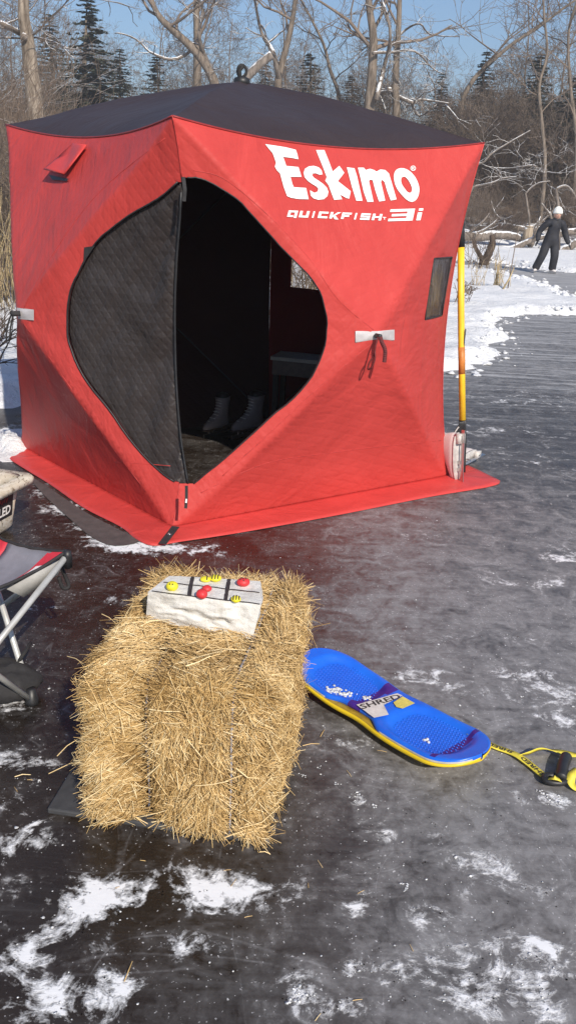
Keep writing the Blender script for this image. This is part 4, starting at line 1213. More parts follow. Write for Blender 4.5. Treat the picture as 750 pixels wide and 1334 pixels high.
sC, PC = ribbon([(752, 1002, .03), (745, 1008, .035), (743, 1018, .02), (748, 1026, .01), (760, 1030, .008)], .011, 'webbing', tape)
sD, PD = ribbon([(716, 1014, .024), (722, 1013, .034), (729, 1016, .026)], .010, 'webbing', tape)
TV, TF = text_mesh('SHRED', 1, .03)


def tape_text(P, i0, i1, flip=False):
    V = []
    for a, b in TV:
        if flip: a, b = 1 - a, 1 - b
        f = i0 + (i1 - i0) * a; i = min(len(P) - 2, int(f)); p = P[i].lerp(P[i + 1], f - i); t = (P[i + 1] - P[i]).normalized(); s = t.cross(Vector((0, 0, 1))).normalized()
        V.append(p - s * (.0068 * (2 * b - 1)) + Vector((0, 0, .0022)))
    return V
obj('webbing_lettering', tape_text(PA, 19, 35, True), TF, MAT['straptext'], sA, False)
obj('webbing_lettering', tape_text(PA, 42, 57, True), TF, MAT['straptext'], sA, False)
obj('webbing_lettering', tape_text(PA, 6, 15, True), TF, MAT['straptext'], sA, False)
m_ = MB(); P = catmull([g(737, 986, .022), g(733, 996, .024), g(731, 1006, .024), g(730, 1014, .022)], 5); m_.tube(P, [.016] * (len(P) - 1) + [.015], 12); m_.build('handle', MAT['black'], lsh)
m_ = MB(); c_ = g(722, 1015, .016); m_.tube([c_ + Vector((cos(t) * .030, sin(t) * .017, 0)) for t in [i * 2 * pi / 20 for i in range(21)]], .0085, 8, cap=False); m_.build('handle_ring', MAT['black'], lsh)
m_ = MB(); P = [g(718, 990, .02), g(716, 1000, .02), g(716, 1010, .018)]

# ------------------------------------------------------------------ camp chair (only its right corner is in view)
PC0 = g(88, 721, .44); n1 = Vector((-.62, -.785, 0)).normalized(); n2 = Vector((-.785, .62, 0)).normalized(); CS = .50
chc = PC0 + (n1 + n2) * CS / 2
chair = empty('folding_camp_chair', (chc.x, chc.y, 0), 'folding camp chair with grey and red cloth seat and silver crossed legs', 'chair')
K = 20
def seat(s, t):
    p = PC0 + n1 * (s * CS) + n2 * (t * CS)
    e = (s * (1 - s) * t * (1 - t)) * 16
    p.z = .445 - .075 * e ** .7 - .070 * (4 * s * (1 - s)) * (1 - t) ** 2 - .02 * 4 * t * (1 - t) * (1 - s) ** 2
    inw = .05 * 4 * s * (1 - s) * ((1 - t) ** 4 - t ** 4); p = p + n2 * inw
    inw = .05 * 4 * t * (1 - t) * ((1 - s) ** 4 - s ** 4); p = p + n1 * inw
    p.z += .003 * nz(s * 9, t * 9, 1, 2); return p
V = [seat(i / K, j / K) for j in range(K + 1) for i in range(K + 1)]
Fg = []; Fr = []
for j in range(K):
    for i in range(K):
        f = (j * (K + 1) + i, j * (K + 1) + i + 1, (j + 1) * (K + 1) + i + 1, (j + 1) * (K + 1) + i)
        (Fr if j >= 9 else Fg).append(f)
greyc = plain('grey_canvas', (.20, .20, .235), .7, 0, .12, 25, .2); redc = plain('red_canvas', (.52, .03, .05), .65, 0, .12, 25, .2)
solid(obj('seat', V, Fg, greyc, chair), .004, 0); solid(obj('seat_panel', V, Fr, redc, chair), .004, 0)
m_ = MB()
m_.tube([seat(i / 30, 0) + Vector((0, 0, .001)) for i in range(31)], .005, 6); m_.tube([seat(0, i / 30) + Vector((0, 0, .001)) for i in range(31)], .005, 6)
m_.build('seat_hem', MAT['blackcloth'], chair)
# red and white corner trim along the near edge
def trim(s0, s1, t0, t1, mat, dz, nm):
    V = []; n_ = 8
    for j in range(3):
        for i in range(n_ + 1): V.append(seat(s0 + (s1 - s0) * i / n_, t0 + (t1 - t0) * j / 2) + Vector((0, 0, dz)))
    return obj(nm, V, [(j * (n_ + 1) + i, j * (n_ + 1) + i + 1, (j + 1) * (n_ + 1) + i + 1, (j + 1) * (n_ + 1) + i) for j in range(2) for i in range(n_)], mat, chair)
trim(.01, .36, .01, .115, redc, .004, 'corner_trim'); trim(.12, .20, .03, .09, MAT['white'], .006, 'trim_mark'); trim(.22, .27, .03, .09, MAT['white'], .006, 'trim_mark')
# pale underside webbing at the corner
m_ = MB(); a = seat(.0, .0) + Vector((.0, -.0, -.012)); b = seat(.36, 0) + Vector((0, 0, -.012)); c = seat(.30, 0) + Vector((.015, .01, -.055)); d_ = seat(.08, 0) + Vector((.01, .0, -.045))
m_.add([a, b, c, d_], [(0, 1, 2, 3)]); solid(m_.build('corner_pocket', plain('pale_grey_cloth', (.36, .35, .33), .7, 0, .1, 30, .2), chair), .005, 0)
tops = [seat(0, 0), seat(1, 0), seat(1, 1), seat(0, 1)]
ft0 = g(42, 912, .012); sh_ = Vector((ft0.x - tops[0].x, ft0.y - tops[0].y, 0))
feet = [Vector((t_.x, t_.y, .012)) + Vector((sh_.x, sh_.y, 0)) * (1 if i == 0 else .3) for i, t_ in enumerate(tops)]
for i in range(4):
    j = (i + 1) % 4
    m_ = MB(); m_.tube([tops[i] - Vector((0, 0, .01)), feet[j]], .0095, 10); m_.build('leg', MAT['tubesilver'], chair)
    m_ = MB(); m_.tube([tops[j] - Vector((0, 0, .01)), feet[i]], .0095, 10); m_.build('leg', MAT['tubesilver'], chair)
for i in range(4):
    m_ = MB(); f = feet[i]; m_.tube([f + Vector((0, 0, -.010)), f + Vector((0, 0, .0)), f + Vector((0, 0, .04))], [.022, .020, .014], 10); m_.build('foot', MAT['black'], chair)
    m_ = MB(); t_ = tops[i]; m_.tube([t_ + Vector((0, 0, -.05)), t_ + Vector((0, 0, -.01)), t_ + Vector((0, 0, .005))], [.013, .015, .011], 10); m_.build('joint', MAT['black'], chair)
# dark strap hanging under the corner
m_ = MB(); m_.tube(catmull([at(80, 738, 2.36), at(86, 752, 2.37), at(90, 764, 2.37), at(82, 766, 2.36), at(77, 752, 2.355)], 4), .006, 6); m_.build('carry_strap', MAT['blackcloth'], chair)
# backrest on the two far-left corners (outside the frame)
bk = MB(); BKp = [tops[1], tops[2]]
for t_ in BKp: bk = MB(); bk.tube([t_, t_ + n1 * .08 + Vector((0, 0, .42))], .0095, 8); bk.build('back_post', MAT['tubesilver'], chair)
V = [tops[1].lerp(tops[2], i / 8) + n1 * (.02 + .06 * j / 6 + .05 * 4 * (i / 8) * (1 - i / 8)) + Vector((0, 0, .08 + .34 * j / 6)) for j in range(7) for i in range(9)]
solid(obj('backrest', V, [(j * 9 + i, j * 9 + i + 1, (j + 1) * 9 + i + 1, (j + 1) * 9 + i) for j in range(6) for i in range(8)], redc, chair), .004, 0)
# black bag on the ice beneath the chair
bag = MB(); bc = g(12, 890, .05); 
bm = bmesh.new(); bmesh.ops.create_icosphere(bm, subdivisions=4, radius=1)
V = [Vector((bc.x - .03 + q.co.x * .12 * (1 + .25 * nz(q.co.x * 2, q.co.y * 2, 1, 3)), bc.y + .02 + q.co.y * .09, max(.004, .045 + q.co.z * .055 * (1 + .3 * nz(q.co.x * 3, q.co.y * 3, 1, 3, 2))))) for q in bm.verts]
F = [tuple(x.index for x in f.verts) for f in bm.faces]; bm.free()
bg_ = empty('carry_bag', (bc.x - .03, bc.y, 0), 'slumped black cloth bag on the ice beneath the camp chair', 'bag')
obj('sack', V, F, MAT['blackcloth'], bg_)
m_ = MB(); m_.tube(catmull([g(20, 872, .05), g(26, 860, .10), g(34, 848, .12), g(40, 838, .10)], 4), .006, 6); m_.build('drawstring', MAT['blackcloth'], bg_)

# ------------------------------------------------------------------ camouflage hauling sled at the left edge
SZ = .25; RC = g(48, 617, SZ); e1 = (g(0, 641, SZ) - RC); e1.z = 0; e1.normalize(); e2 = Vector((-e1.y, e1.x, 0)) 
if e2.x > 0: e2 = -e2
camo = NM('camo_plastic', .42, .4); v = camo.coord('Object', (1, 1, 1.2))
vo = camo.noise(7, 4, .6, v, 1.5); v2 = camo.noise(16, 3, .6, camo.coord('Object', (3, 1, .6)), 2)
cc = camo.ramp(vo, [(.38, (.66, .61, .52)), (.50, (.52, .46, .36)), (.58, (.74, .70, .62)), (.72, (.40, .33, .24))])
camo.col(camo.mix(camo.ramp(v2, [(.60, 0), (.63, 1)]), cc, (.17, .13, .09)))
SLN, SWD = .50, .95      # along e1 (towards camera-left), along e2 (to the left, out of frame)
tote = empty('hauling_sled', (RC + e1 * SLN / 2 + e2 * SWD / 2) * 1 - Vector((0, 0, SZ)), 'pale camouflage plastic hauling sled with a black name plate, at the left edge', 'sled')
def rrect(x0, x1, y0, y1, r, z, k=6):
    out = []
    for (cx, cy, a0) in ((x1 - r, y1 - r, 0), (x0 + r, y1 - r, pi / 2), (x0 + r, y0 + r, pi), (x1 - r, y0 + r, 3 * pi / 2)):
        for i in range(k + 1):
            a = a0 + pi / 2 * i / k; X = cx + cos(a) * r; Y = cy + sin(a) * r; p = RC + e1 * X + e2 * Y; out.append(Vector((p.x, p.y, z)))
    return out
m_ = MB()
m_.loft([rrect(.085, SLN - .085, .085, SWD - .085, .05, .012), rrect(.07, SLN - .07, .07, SWD - .07, .05, .03), rrect(.045, SLN - .045, .045, SWD - .045, .05, SZ - .035)])
m_.build('tub', camo.m, tote)
m_ = MB()
m_.loft([rrect(.045, SLN - .045, .045, SWD - .045, .05, SZ - .04), rrect(0, SLN, 0, SWD, .045, SZ - .036), rrect(-.004, SLN + .004, -.004, SWD + .004, .045, SZ - .012), rrect(.006, SLN - .006, .006, SWD - .006, .04, SZ), rrect(.04, SLN - .04, .04, SWD - .04, .04, SZ + .002)], cap=False)
m_.build('rim', camo.m, tote)
m_ = MB()
m_.loft([rrect(.035, SLN - .035, .035, SWD - .035, .04, SZ - .002), rrect(.08, SLN - .08, .08, SWD - .08, .05, SZ + .025), rrect(.14, SLN - .14, .14, SWD - .14, .05, SZ + .045)])
m_.build('lid', camo.m, tote)
# name plate on the side towards the camera: the long +e1... side facing the lens
def side_pt(a, z, off=.0):   # the side at e2 = inset, a along e1
    k = (z - .03) / (SZ - .065); ins = .07 + (.045 - .07) * k
    p = RC + e1 * a + e2 * (ins - off); p.z = z; return p
def plate(q, off, mat, nm, par):
    V = []
    for a, z in q: V.append(side_pt(a, z, off))
    return obj(nm, V, [tuple(range(len(V)))], mat, par, False)
bpy.context.view_layer.update()
plate([(.115, .085), (.40, .085), (.40, .195), (.115, .195)], .002, MAT['black'], 'name_plate', tote)
TV2, TF2 = text_mesh('T SLED', 1, .03)
obj('plate_lettering', [side_pt(.292 - a * .160, .100 + b * .044, .0035) for a, b in TV2], TF2, MAT['white'], tote, False)
m_ = MB()
for i in range(9):
    a = .30 - i * .016; z = .160 + .005 * (i % 2)
    p, q = side_pt(a, z, .0035), side_pt(a - .010, z + .018, .0035); r_, s_ = side_pt(a - .014, z + .018, .0035), side_pt(a - .005, z, .0035)
    m_.add([p, s_, r_, q], [(0, 1, 2, 3)])
m_.build('plate_script', plain('plate_red', (.5, .03, .03), .5), tote, False)

# ------------------------------------------------------------------ the skater
def skin_obj(name, J, Ed, mat, parent, sub=2, root=0):
    me = bpy.data.meshes.new(name); org = ORG[parent.name]
    me.from_pydata([Vector(p) - org for p, r in J], Ed, [])
    o = bpy.data.objects.new(name, me); C.objects.link(o); o.parent = parent; ORG[o.name] = org
    m = o.modifiers.new('skin', 'SKIN'); m.use_smooth_shade = True
    for i, (p, r) in enumerate(J):
        sv = me.skin_vertices[0].data[i]; sv.radius = (r, r) if not isinstance(r, tuple) else r; sv.use_root = (i == root)
    s_ = o.modifiers.new('sub', 'SUBSURF'); s_.levels = sub; s_.render_levels = sub
    me.materials.append(mat)
    # bake to a plain mesh
    dg = bpy.context.evaluated_depsgraph_get(); ev = o.evaluated_get(dg); nm = bpy.data.meshes.new_from_object(ev)
    o.modifiers.clear(); old = o.data; o.data = nm; bpy.data.meshes.remove(old)
    if not nm.materials: nm.materials.append(mat)
    nm.polygons.foreach_set('use_smooth', [True] * len(nm.polygons))
    return o
SKY_ = 22.0
pf = g(711, 356); pr = Vector((pf.x, pf.y, 0))
per = empty('person', pr, 'child skating in a black snowsuit and white knit hat on the far cleared ice', 'person')
# local frame: x = image right, y = away from the camera, z up; facing the camera, slightly to the right
Hh = 1.50
def L_(x, y, z): return pr + Vector((x, y, z))
pel = (0, 0, .78)
J = [(L_(0, .0, .80), (.18, .14)), (L_(.01, -.02, .95), (.165, .13)), (L_(.02, -.05, 1.08), (.165, .125)), (L_(.03, -.07, 1.21), (.10, .085)), (L_(.035, -.085, 1.265), (.055, .055)),
     # legs (image-left then image-right)
     (L_(-.09, 0, .70), .13), (L_(-.18, -.07, .42), .105), (L_(-.27, .03, .13), .10), (L_(-.28, .03, .07), .10),
     (L_(.09, 0, .70), .13), (L_(.12, -.08, .42), .105), (L_(.13, .02, .13), .10), (L_(.13, .02, .07), .10),
     # arms
     (L_(-.17, -.06, 1.17), .085), (L_(-.31, .05, .97), .08), (L_(-.33, -.02, .78), .06), (L_(-.325, -.04, .75), .045),
     (L_(.21, -.07, 1.17), .085), (L_(.32, .03, .95), .08), (L_(.40, -.08, .74), .06), (L_(.41, -.105, .71), .045)]
Ed = [(0, 1), (1, 2), (2, 3), (3, 4), (0, 5), (5, 6), (6, 7), (7, 8), (0, 9), (9, 10), (10, 11), (11, 12), (3, 13), (13, 14), (14, 15), (15, 16), (3, 17), (17, 18), (18, 19), (19, 20)]
snowsuit = plain('black_snowsuit', (.018, .018, .024), .75, 0, .4, 9, .6)
skin_obj('snowsuit', J, Ed, snowsuit, per)
# head with a face
hc = L_(.04, -.10, 1.375); bm = bmesh.new(); bmesh.ops.create_icosphere(bm, subdivisions=4, radius=1)
V = []
for q in bm.verts:
    x, y, z = q.co; x2 = x * .085 * (1 - .18 * max(0, -z)); y2 = y * .098; z2 = z * .118
    if y < -.4:   # face: nose, brow, sockets, chin
        y2 -= .020 * exp(-((x / .16) ** 2) - ((z + .12) / .22) ** 2); y2 += .008 * (exp(-(((x - .38) / .16) ** 2) - ((z - .08) / .12) ** 2) + exp(-(((x + .38) / .16) ** 2) - ((z - .08) / .12) ** 2))
        y2 += .004 * exp(-((x / .3) ** 2) - ((z + .47) / .05) ** 2)
    V.append(hc + Vector((x2, y2, z2)))
F = [tuple(v.index for v in f.verts) for f in bm.faces]
head = obj('head', V, F, MAT['skin'], per)
for s in (-1, 1):
    m_ = MB(); m_.add([hc + Vector((s * .030 + q.co.x * .010, -.083 + q.co.y * .006, .010 + q.co.z * .007)) for q in bm.verts], F); m_.build('eye', MAT['black'], head)
    m_ = MB(); m_.add([hc + Vector((s * .078 + q.co.x * .010, .005 + q.co.y * .02, -.005 + q.co.z * .028)) for q in bm.verts], F); m_.build('ear', MAT['skin'], head)
m_ = MB(); m_.tube([hc + Vector((-.022, -.085, -.052)), hc + Vector((0, -.090, -.055)), hc + Vector((.022, -.085, -.052))], .005, 6); m_.build('mouth', plain('lip', (.4, .14, .12), .5), head)
# collar and white hat
m_ = MB(); m_.tube([L_(.034, -.08, 1.22), L_(.037, -.085, 1.265), L_(.039, -.09, 1.29)], [.085, .082, .078], 14); m_.build('collar', snowsuit, per)
V = [hc + Vector((q.co.x * .112, q.co.y * .120 + .004, .045 + q.co.z * (.145 if q.co.z > 0 else .03))) for q in bm.verts]
hatm = plain('white_knit', (.80, .79, .74), .8, 0, .1, 60, .6)
hat = obj('knit_hat', V, F, hatm, per)
m_ = MB(); m_.tube([hc + Vector((0, .004, .02)), hc + Vector((0, .004, .06))], [.116, .116], 20); m_.build('brim', hatm, hat)
bm.free()
# gloved hands, five fingers each
glove = plain('dark_glove', (.03, .03, .035), .8, 0, .2, 30)
for s, wpt in ((-1, Vector((-.325, -.04, .75))), (1, Vector((.41, -.105, .71)))):
    wp = pr + wpt; dn = Vector((s * .45, -.25, -.85)).normalized(); acr = Vector((.25 * s, .95, -.15)).normalized(); acr = (acr - dn * acr.dot(dn)).normalized()
    J = [(wp, .026), (wp + dn * .045, (.034, .02)), (wp + dn * .075, (.036, .018))]; Ed = [(0, 1), (1, 2)]
    for k, (o_, l_) in enumerate(((-.030, .050), (-.010, .060), (.010, .056), (.028, .045))):
        b0 = len(J); st0 = wp + dn * .085 + acr * o_; inn = Vector((-s * .4, -.2, 0))
        J += [(st0, .0095), (st0 + dn * l_ * .55 + inn * .008, .009), (st0 + dn * l_ + inn * .022, .008)]; Ed += [(2, b0), (b0, b0 + 1), (b0 + 1, b0 + 2)]
    b0 = len(J); J += [(wp + dn * .04 - acr * .036, .011), (wp + dn * .07 - acr * .052, .010), (wp + dn * .095 - acr * .055, .009)]; Ed += [(1, b0), (b0, b0 + 1), (b0 + 1, b0 + 2)]
    skin_obj('hand', J, Ed, glove, per, 1)
# skates on the feet
def foot_skate(c, rz):
    t = bpy.data.objects.new('skate', None)
    R = Matrix.Rotation(rz, 4, 'Z'); rings = []
    for z, x0, x1, hw in ((.05, -.10, .13, .036), (.07, -.105, .13, .042), (.10, -.10, .06, .04), (.15, -.095, .005, .04), (.19, -.10, .0, .045)):
        rings.append([c + R @ Vector(((x0 + x1) / 2 + (x1 - x0) / 2 * cos(a), hw * sin(a), z)) for a in [2 * pi * i / 12 for i in range(12)]])
    m = MB(); m.loft(rings); bt_ = m.build('skate_boot', MAT['bootwhite'], per)
    m = MB(); X = R @ Vector((1, 0, 0)); Y = R @ Vector((0, 1, 0)); m.box(c + X * .01 + Vector((0, 0, .026)), .26, .005, .05, X, Y); m.build('skate_blade', MAT['steel'], bt_, False)
foot_skate(L_(-.28, .0, 0), radians(-120)); foot_skate(L_(.13, -.01, 0), radians(-65))

# ------------------------------------------------------------------ trees and brush
def bark(name, c0, c1, snowy=0.0, sc=8):
    m = NM(name, .85, .15); v = m.coord('Object', (1, 1, .18)); f = m.noise(sc, 7, .7, v, .6)
    col = m.ramp(f, [(.35, c0), (.65, c1)])
    if snowy:
        ge = m.n('ShaderNodeNewGeometry'); sx = m.n('ShaderNodeSeparateXYZ'); m.l(ge.outputs['Normal'], sx.inputs[0])
        k = m.math('ADD', sx.outputs[2], m.math('MULTIPLY', m.math('SUBTRACT', m.noise(3.5, 5, .7), .5), 1.6))
        col = m.mix(m.ramp(k, [(1 - snowy, 0), (1 - snowy + .12, 1)]), col, (.84, .85, .87))
    m.col(col); m.bump(f, .9, .03); return m.m
BK = bark('grey_bark', (.08, .062, .048), (.27, .22, .175)); BKS = bark('snowy_bark', (.09, .073, .06), (.28, .235, .20), .45)
BKL = bark('pale_ridged_bark', (.10, .078, .06), (.36, .30, .24), 0, 14)
BKT = bark('twig_bark', (.12, .092, .072), (.27, .21, .165), 0, 3); BKD = bark('dark_twig', (.05, .035, .028), (.13, .095, .07), 0, 3)
BKTS = bark('snowy_twig', (.13, .09, .065), (.28, .2, .15), .25, 3)
def wander(p, d, L, n, wob, upb, rr):
    P = [Vector(p)]; d = d.normalized()
    for i in range(n):
        d = (d + Vector((rr.gauss(0, wob), rr.gauss(0, wob), rr.gauss(0, wob) + upb))).normalized(); P.append(P[-1] + d * L / n)
    return P, d
def grow(mb, p, d, L, r, depth, rr, kids=(4, 6), ratio=.62, wob=.16, upb=.05, spread=.9, rmin=.006):
    n = 5 if depth > 0 else 3
    P, dd = wander(p, d, L, n, wob, upb, rr)
    r1 = max(rmin * .6, r * .35)
    R = [r + (r1 - r) * i / n for i in range(n + 1)]
    mb.tube(P, R, 5 if r > .05 else 3, cap=False)
    if depth <= 0: return
    for k in range(rr.randint(*kids)):
        t = rr.uniform(.25, 1.0); i = min(n - 1, int(t * n)); q = P[i].lerp(P[i + 1], t * n - i); ax = (P[i + 1] - P[i]).normalized()
        sd = Vector((rr.gauss(0, 1), rr.gauss(0, 1), rr.gauss(0, .6))); sd = (sd - ax * sd.dot(ax)).normalized()
        nd = (ax * rr.uniform(.5, 1.0) + sd * spread * rr.uniform(.6, 1.2)).normalized()
        grow(mb, q, nd, L * ratio * rr.uniform(.7, 1.15), max(rmin, R[i] * .55), depth - 1, rr, kids, ratio, wob, upb, spread, rmin)
def bare_tree(seed, H, r, label, group, depth=4, trunk_pts=None, mat=None, kids=(4, 6), rmin=.008, start=.3, nb=13):
    rr = random.Random(seed); base = Vector((0, 0, -.3)) if trunk_pts is None else trunk_pts[0]
    root = empty('bare_tree', (base.x, base.y, base.z), label, 'tree', group)
    if trunk_pts is None: P, _ = wander(base, Vector((rr.gauss(0, .05), rr.gauss(0, .05), 1)), H, 12, .07, .05, rr)
    else: P = catmull(trunk_pts, 4)
    n = len(P) - 1; R = [r * (1.25 if i == 0 else 1) * (1 - .8 * i / n) + .01 for i in range(n + 1)]
    m = MB(); m.tube(P, R, 12); m.build('trunk', mat or BK, root)
    m = MB()
    for k in range(nb):
        t = rr.uniform(start, 1.0); i = min(n - 1, int(t * n)); q = P[i].lerp(P[i + 1], t * n - i)
        a = rr.uniform(0, 2 * pi); el = rr.uniform(.3, 1.1); d = Vector((cos(a) * cos(el), sin(a) * cos(el), sin(el)))
        grow(m, q, d, H * rr.uniform(.20, .34), R[i] * .5, depth - 1, rr, kids, .6, .17, .04, .9, rmin)
    m.build('crown', BKT, root); return root
def shrub(seed, H, label, group, mat, stems=26, depth=2, kids=(3, 5), lean=.5, rmin=.006, name='bare_shrub', r=.018):
    rr = random.Random(seed); root_v = []
    m = MB()
    for s in range(stems):
        a = rr.uniform(0, 2 * pi); ln = abs(rr.gauss(0, lean)); d = Vector((cos(a) * ln, sin(a) * ln, 1)).normalized()
        grow(m, (cos(a) * rr.uniform(0, .35), sin(a) * rr.uniform(0, .35), -.1), d, H * rr.uniform(.6, 1.05), r * rr.uniform(.6, 1.2), depth, rr, kids, .5, .12, .03, .8, rmin)
    m.V = [tuple(v) for v in m.V]
    return tag(m.build(name, mat, None, True, None, (0, 0, 0)), label, 'shrub', group)
def spruce(seed, H, Rb, label, group, bare=.0):
    rr = random.Random(seed); root = empty('spruce_tree', (0, 0, 0), label, 'tree', group)
    m = MB(); m.tube([(0, 0, -.3), (rr.gauss(0, .1), 0, H * .5), (0, 0, H)], [H * .014, H * .009, .01], 8); m.build('trunk', BK, root)
    m = MB(); z = H * (.06 + bare * .2)
    while z < H * .99:
        t = z / H; rad = Rb * (1 - t) ** .85 * rr.uniform(.75, 1.12) + .12; nbg = max(4, int(9 * (1 - t) + 4))
        for k in range(nbg):
            a = rr.uniform(0, 2 * pi); Lb = rad * rr.uniform(.6, 1.1); dz = -.18 * Lb
            if rr.random() < bare: continue
            pr0 = Vector((0, 0, z)); d = Vector((cos(a), sin(a), 0)); s_ = Vector((-sin(a), cos(a), 0))
            nf = max(4, int(Lb * 6))
            for f in range(nf):
                u = (f + rr.random()) / nf; q = pr0 + d * Lb * u + Vector((0, 0, dz * u * u * 1.4 + .12 * Lb * u ** 3)); fl = (.16 + .30 * Lb * (1 - u) * .5) * rr.uniform(.7, 1.3)
                for sg in (-1, 1):
                    e = q + (s_ * sg * rr.uniform(.5, 1) + d * .6 + Vector((0, 0, rr.uniform(-.7, .1)))).normalized() * fl; wv = Vector((rr.gauss(0, .05), rr.gauss(0, .05), .07)) * (1 + Lb * .2)
                    m.add([q - wv, q + wv, e], [(0, 1, 2)])
                    e2_ = q + (d * .9 + Vector((rr.gauss(0, .4), rr.gauss(0, .4), rr.uniform(-.5, .3)))).normalized() * fl; m.add([q - s_ * .05, q + s_ * .05, e2_], [(0, 1, 2)])
        z += H * .022 * rr.uniform(.8, 1.3)
    m.build('crown', NEED, root, False); return root
nd_ = NM('needles', .7, .2); geo = nd_.n('ShaderNodeNewGeometry'); sx2 = nd_.n('ShaderNodeSeparateXYZ'); nd_.l(geo.outputs['Normal'], sx2.inputs[0])
nc = nd_.ramp(nd_.noise(2.2, 5, .6), [(.3, (.022, .028, .020)), (.7, (.07, .075, .05))])
nd_.col(nd_.mix(nd_.ramp(nd_.math('ADD', nd_.math('MULTIPLY', nd_.noise(5, 3, .6), .9), 0), [(.60, 0), (.66, .35)]), nc, (.55, .56, .58))); NEED = nd_.m
def stand(o, x, y, rz=0, s=1.0, dz=0.0):
    o.location = (x, y, terrain(x, y) + dz); o.rotation_euler = (0, 0, rz); o.scale = (s, s, s); return o
def px_at(px, Y):         # world x of photo column px (at the horizon) for distance Y
    return at(px, 262, Y).x
rr = random.Random(21)
# big trunks traced as they stand
def limbpts(P, Y): return [at(x, y, Y) for x, y in P]
def ground_from(px, Y):
    x = px_at(px, Y); return Vector((x, Y, terrain(x, Y) - .1))
def traced_tree(px, Y, pts, r, label, seed, limbs=(), depth=3, nb=8, mat=None, H=12, start=.45, top=4):
    P = [ground_from(px, Y)] + limbpts(pts, Y)
    d = (P[-1] - P[-2]).normalized(); P += [P[-1] + d * 1.6 + Vector((rr.gauss(0, .3), rr.gauss(0, .3), .2)) for _ in range(1)] + [P[-1] + d * top]
    t = bare_tree(seed, H, r, label, 'tall bare trees behind the tent', depth, P, mat, (3, 5), .010, start, nb)
    org = ORG[t.name]
    for i, (lp, lr) in enumerate(limbs):
        m = MB(); q = catmull(limbpts(lp, Y), 4)
        for k in range(len(q)): q[k] = q[k] + Vector((0, .5 * sin(k * .7 + seed), 0))
        n = len(q) - 1; m.tube(q, [lr * (1 - .7 * k / n) for k in range(n + 1)], 8)
        r2 = random.Random(seed * 7 + i)
        for k in range(7):
            j = r2.randint(1, n - 1); dd = Vector((r2.gauss(0, 1), r2.gauss(0, 1), r2.gauss(.4, .7))).normalized()
            grow(m, q[j], dd, r2.uniform(.8, 2.2), lr * .35, 2, r2, (3, 4), .6, .2, .02, .9, .009)
        m.build('limb', BKS, t)
    return t
traced_tree(62, 17, [(58, 230), (52, 190), (48, 150), (42, 100), (36, 50), (31, 0)], .215, 'thick ridged grey trunk at the far left, leaning left behind the tent', 31,
            [([(36, 50), (24, 42), (12, 36), (0, 30), (-14, 12)], .06)], 3, 3, BKL, 9, .8)
traced_tree(300, 44, [(290, 170), (283, 120), (270, 88), (250, 62), (226, 40), (208, 22), (196, 0)], .26, 'bare tree behind the roof with a heavy trunk curving up to the left', 32,
            [([(250, 62), (222, 78), (196, 68), (176, 50), (152, 45)], .08), ([(276, 96), (262, 60), (262, 30), (262, 0)], .13)], 3, 9, BK, 13, .5)
traced_tree(258, 47, [(258, 180), (257, 120), (257, 60), (256, 0)], .28, 'straight grey trunk crossing behind the curving tree, left of the roof peak', 33, (), 3, 9, BK, 14, .4)
traced_tree(372, 46, [(368, 170), (362, 112), (368, 80), (378, 40), (385, 0)], .22, 'bare forked tree just right of the tent roof peak', 34,
            [([(364, 108), (356, 70), (340, 40), (332, 0)], .15)], 3, 8, BK, 13, .45)
traced_tree(446, 50, [(444, 160), (440, 120), (430, 92), (422, 60), (408, 30)], .12, 'slim bare tree between the roof peak and the twin trunks', 35, (), 3, 8, BK, 10, .35)
traced_tree(484, 42, [(482, 190), (480, 150), (484, 100), (486, 50), (480, 0)], .30, 'left of the twin thick trunks rising behind the tent logo', 36,
            [([(484, 72), (510, 66), (532, 67), (556, 80), (576, 96)], .07), ([(488, 132), (500, 90), (507, 50), (498, 0)], .12)], 3, 8, BK, 13, .5)
traced_tree(518, 43, [(517, 190), (516, 150), (515, 100), (518, 50), (520, 0)], .22, 'right of the twin thick trunks, with snowy limbs reaching right', 37,
            [([(516, 50), (530, 36), (545, 34), (562, 42), (596, 50)], .06), ([(506, 118), (514, 122), (535, 135), (550, 128), (582, 136)], .12), ([(535, 135), (548, 150), (566, 138)], .07), ([(484, 125), (497, 119), (510, 121)], .12)], 3, 8, BK, 13, .5)
traced_tree(606, 46, [(600, 150), (612, 110), (640, 80), (670, 55), (700, 36)], .13, 'bare tree leaning far to the right over the evergreens', 38, (), 3, 12, BK, 11, .3)
traced_tree(706, 38, [(707, 250), (709, 205), (704, 150), (702, 110), (712, 70), (708, 20)], .085, 'slender pale birch-like tree in front of the right evergreens', 39,
            [([(709, 222), (690, 216), (664, 219), (630, 216)], .05), ([(709, 222), (722, 226), (732, 225)], .035)], 3, 9, BK, 9, .3)
traced_tree(745, 40, [(748, 240), (750, 180), (742, 110), (740, 40)], .10, 'slim bare tree at the right edge of the frame', 40, (), 3, 9, BK, 10, .3)
# the sawn pale limb stub behind the roof peak
m_ = MB(); q = catmull([at(300, 118, 36), at(318, 104, 36), at(336, 86, 36), at(354, 71, 36)], 4)
m_.tube(q, [.20, .19, .18, .17, .17, .16, .16, .16, .16, .15, .15, .15, .15][:len(q)], 10); m_.tube([at(300, 118, 36), at(296, 160, 36), ground_from(296, 36)], [.20, .22, .26], 10)
tag(m_.build('broken_snag', BKS), 'leaning broken snag with a pale sawn end just right of the roof peak', 'dead tree')
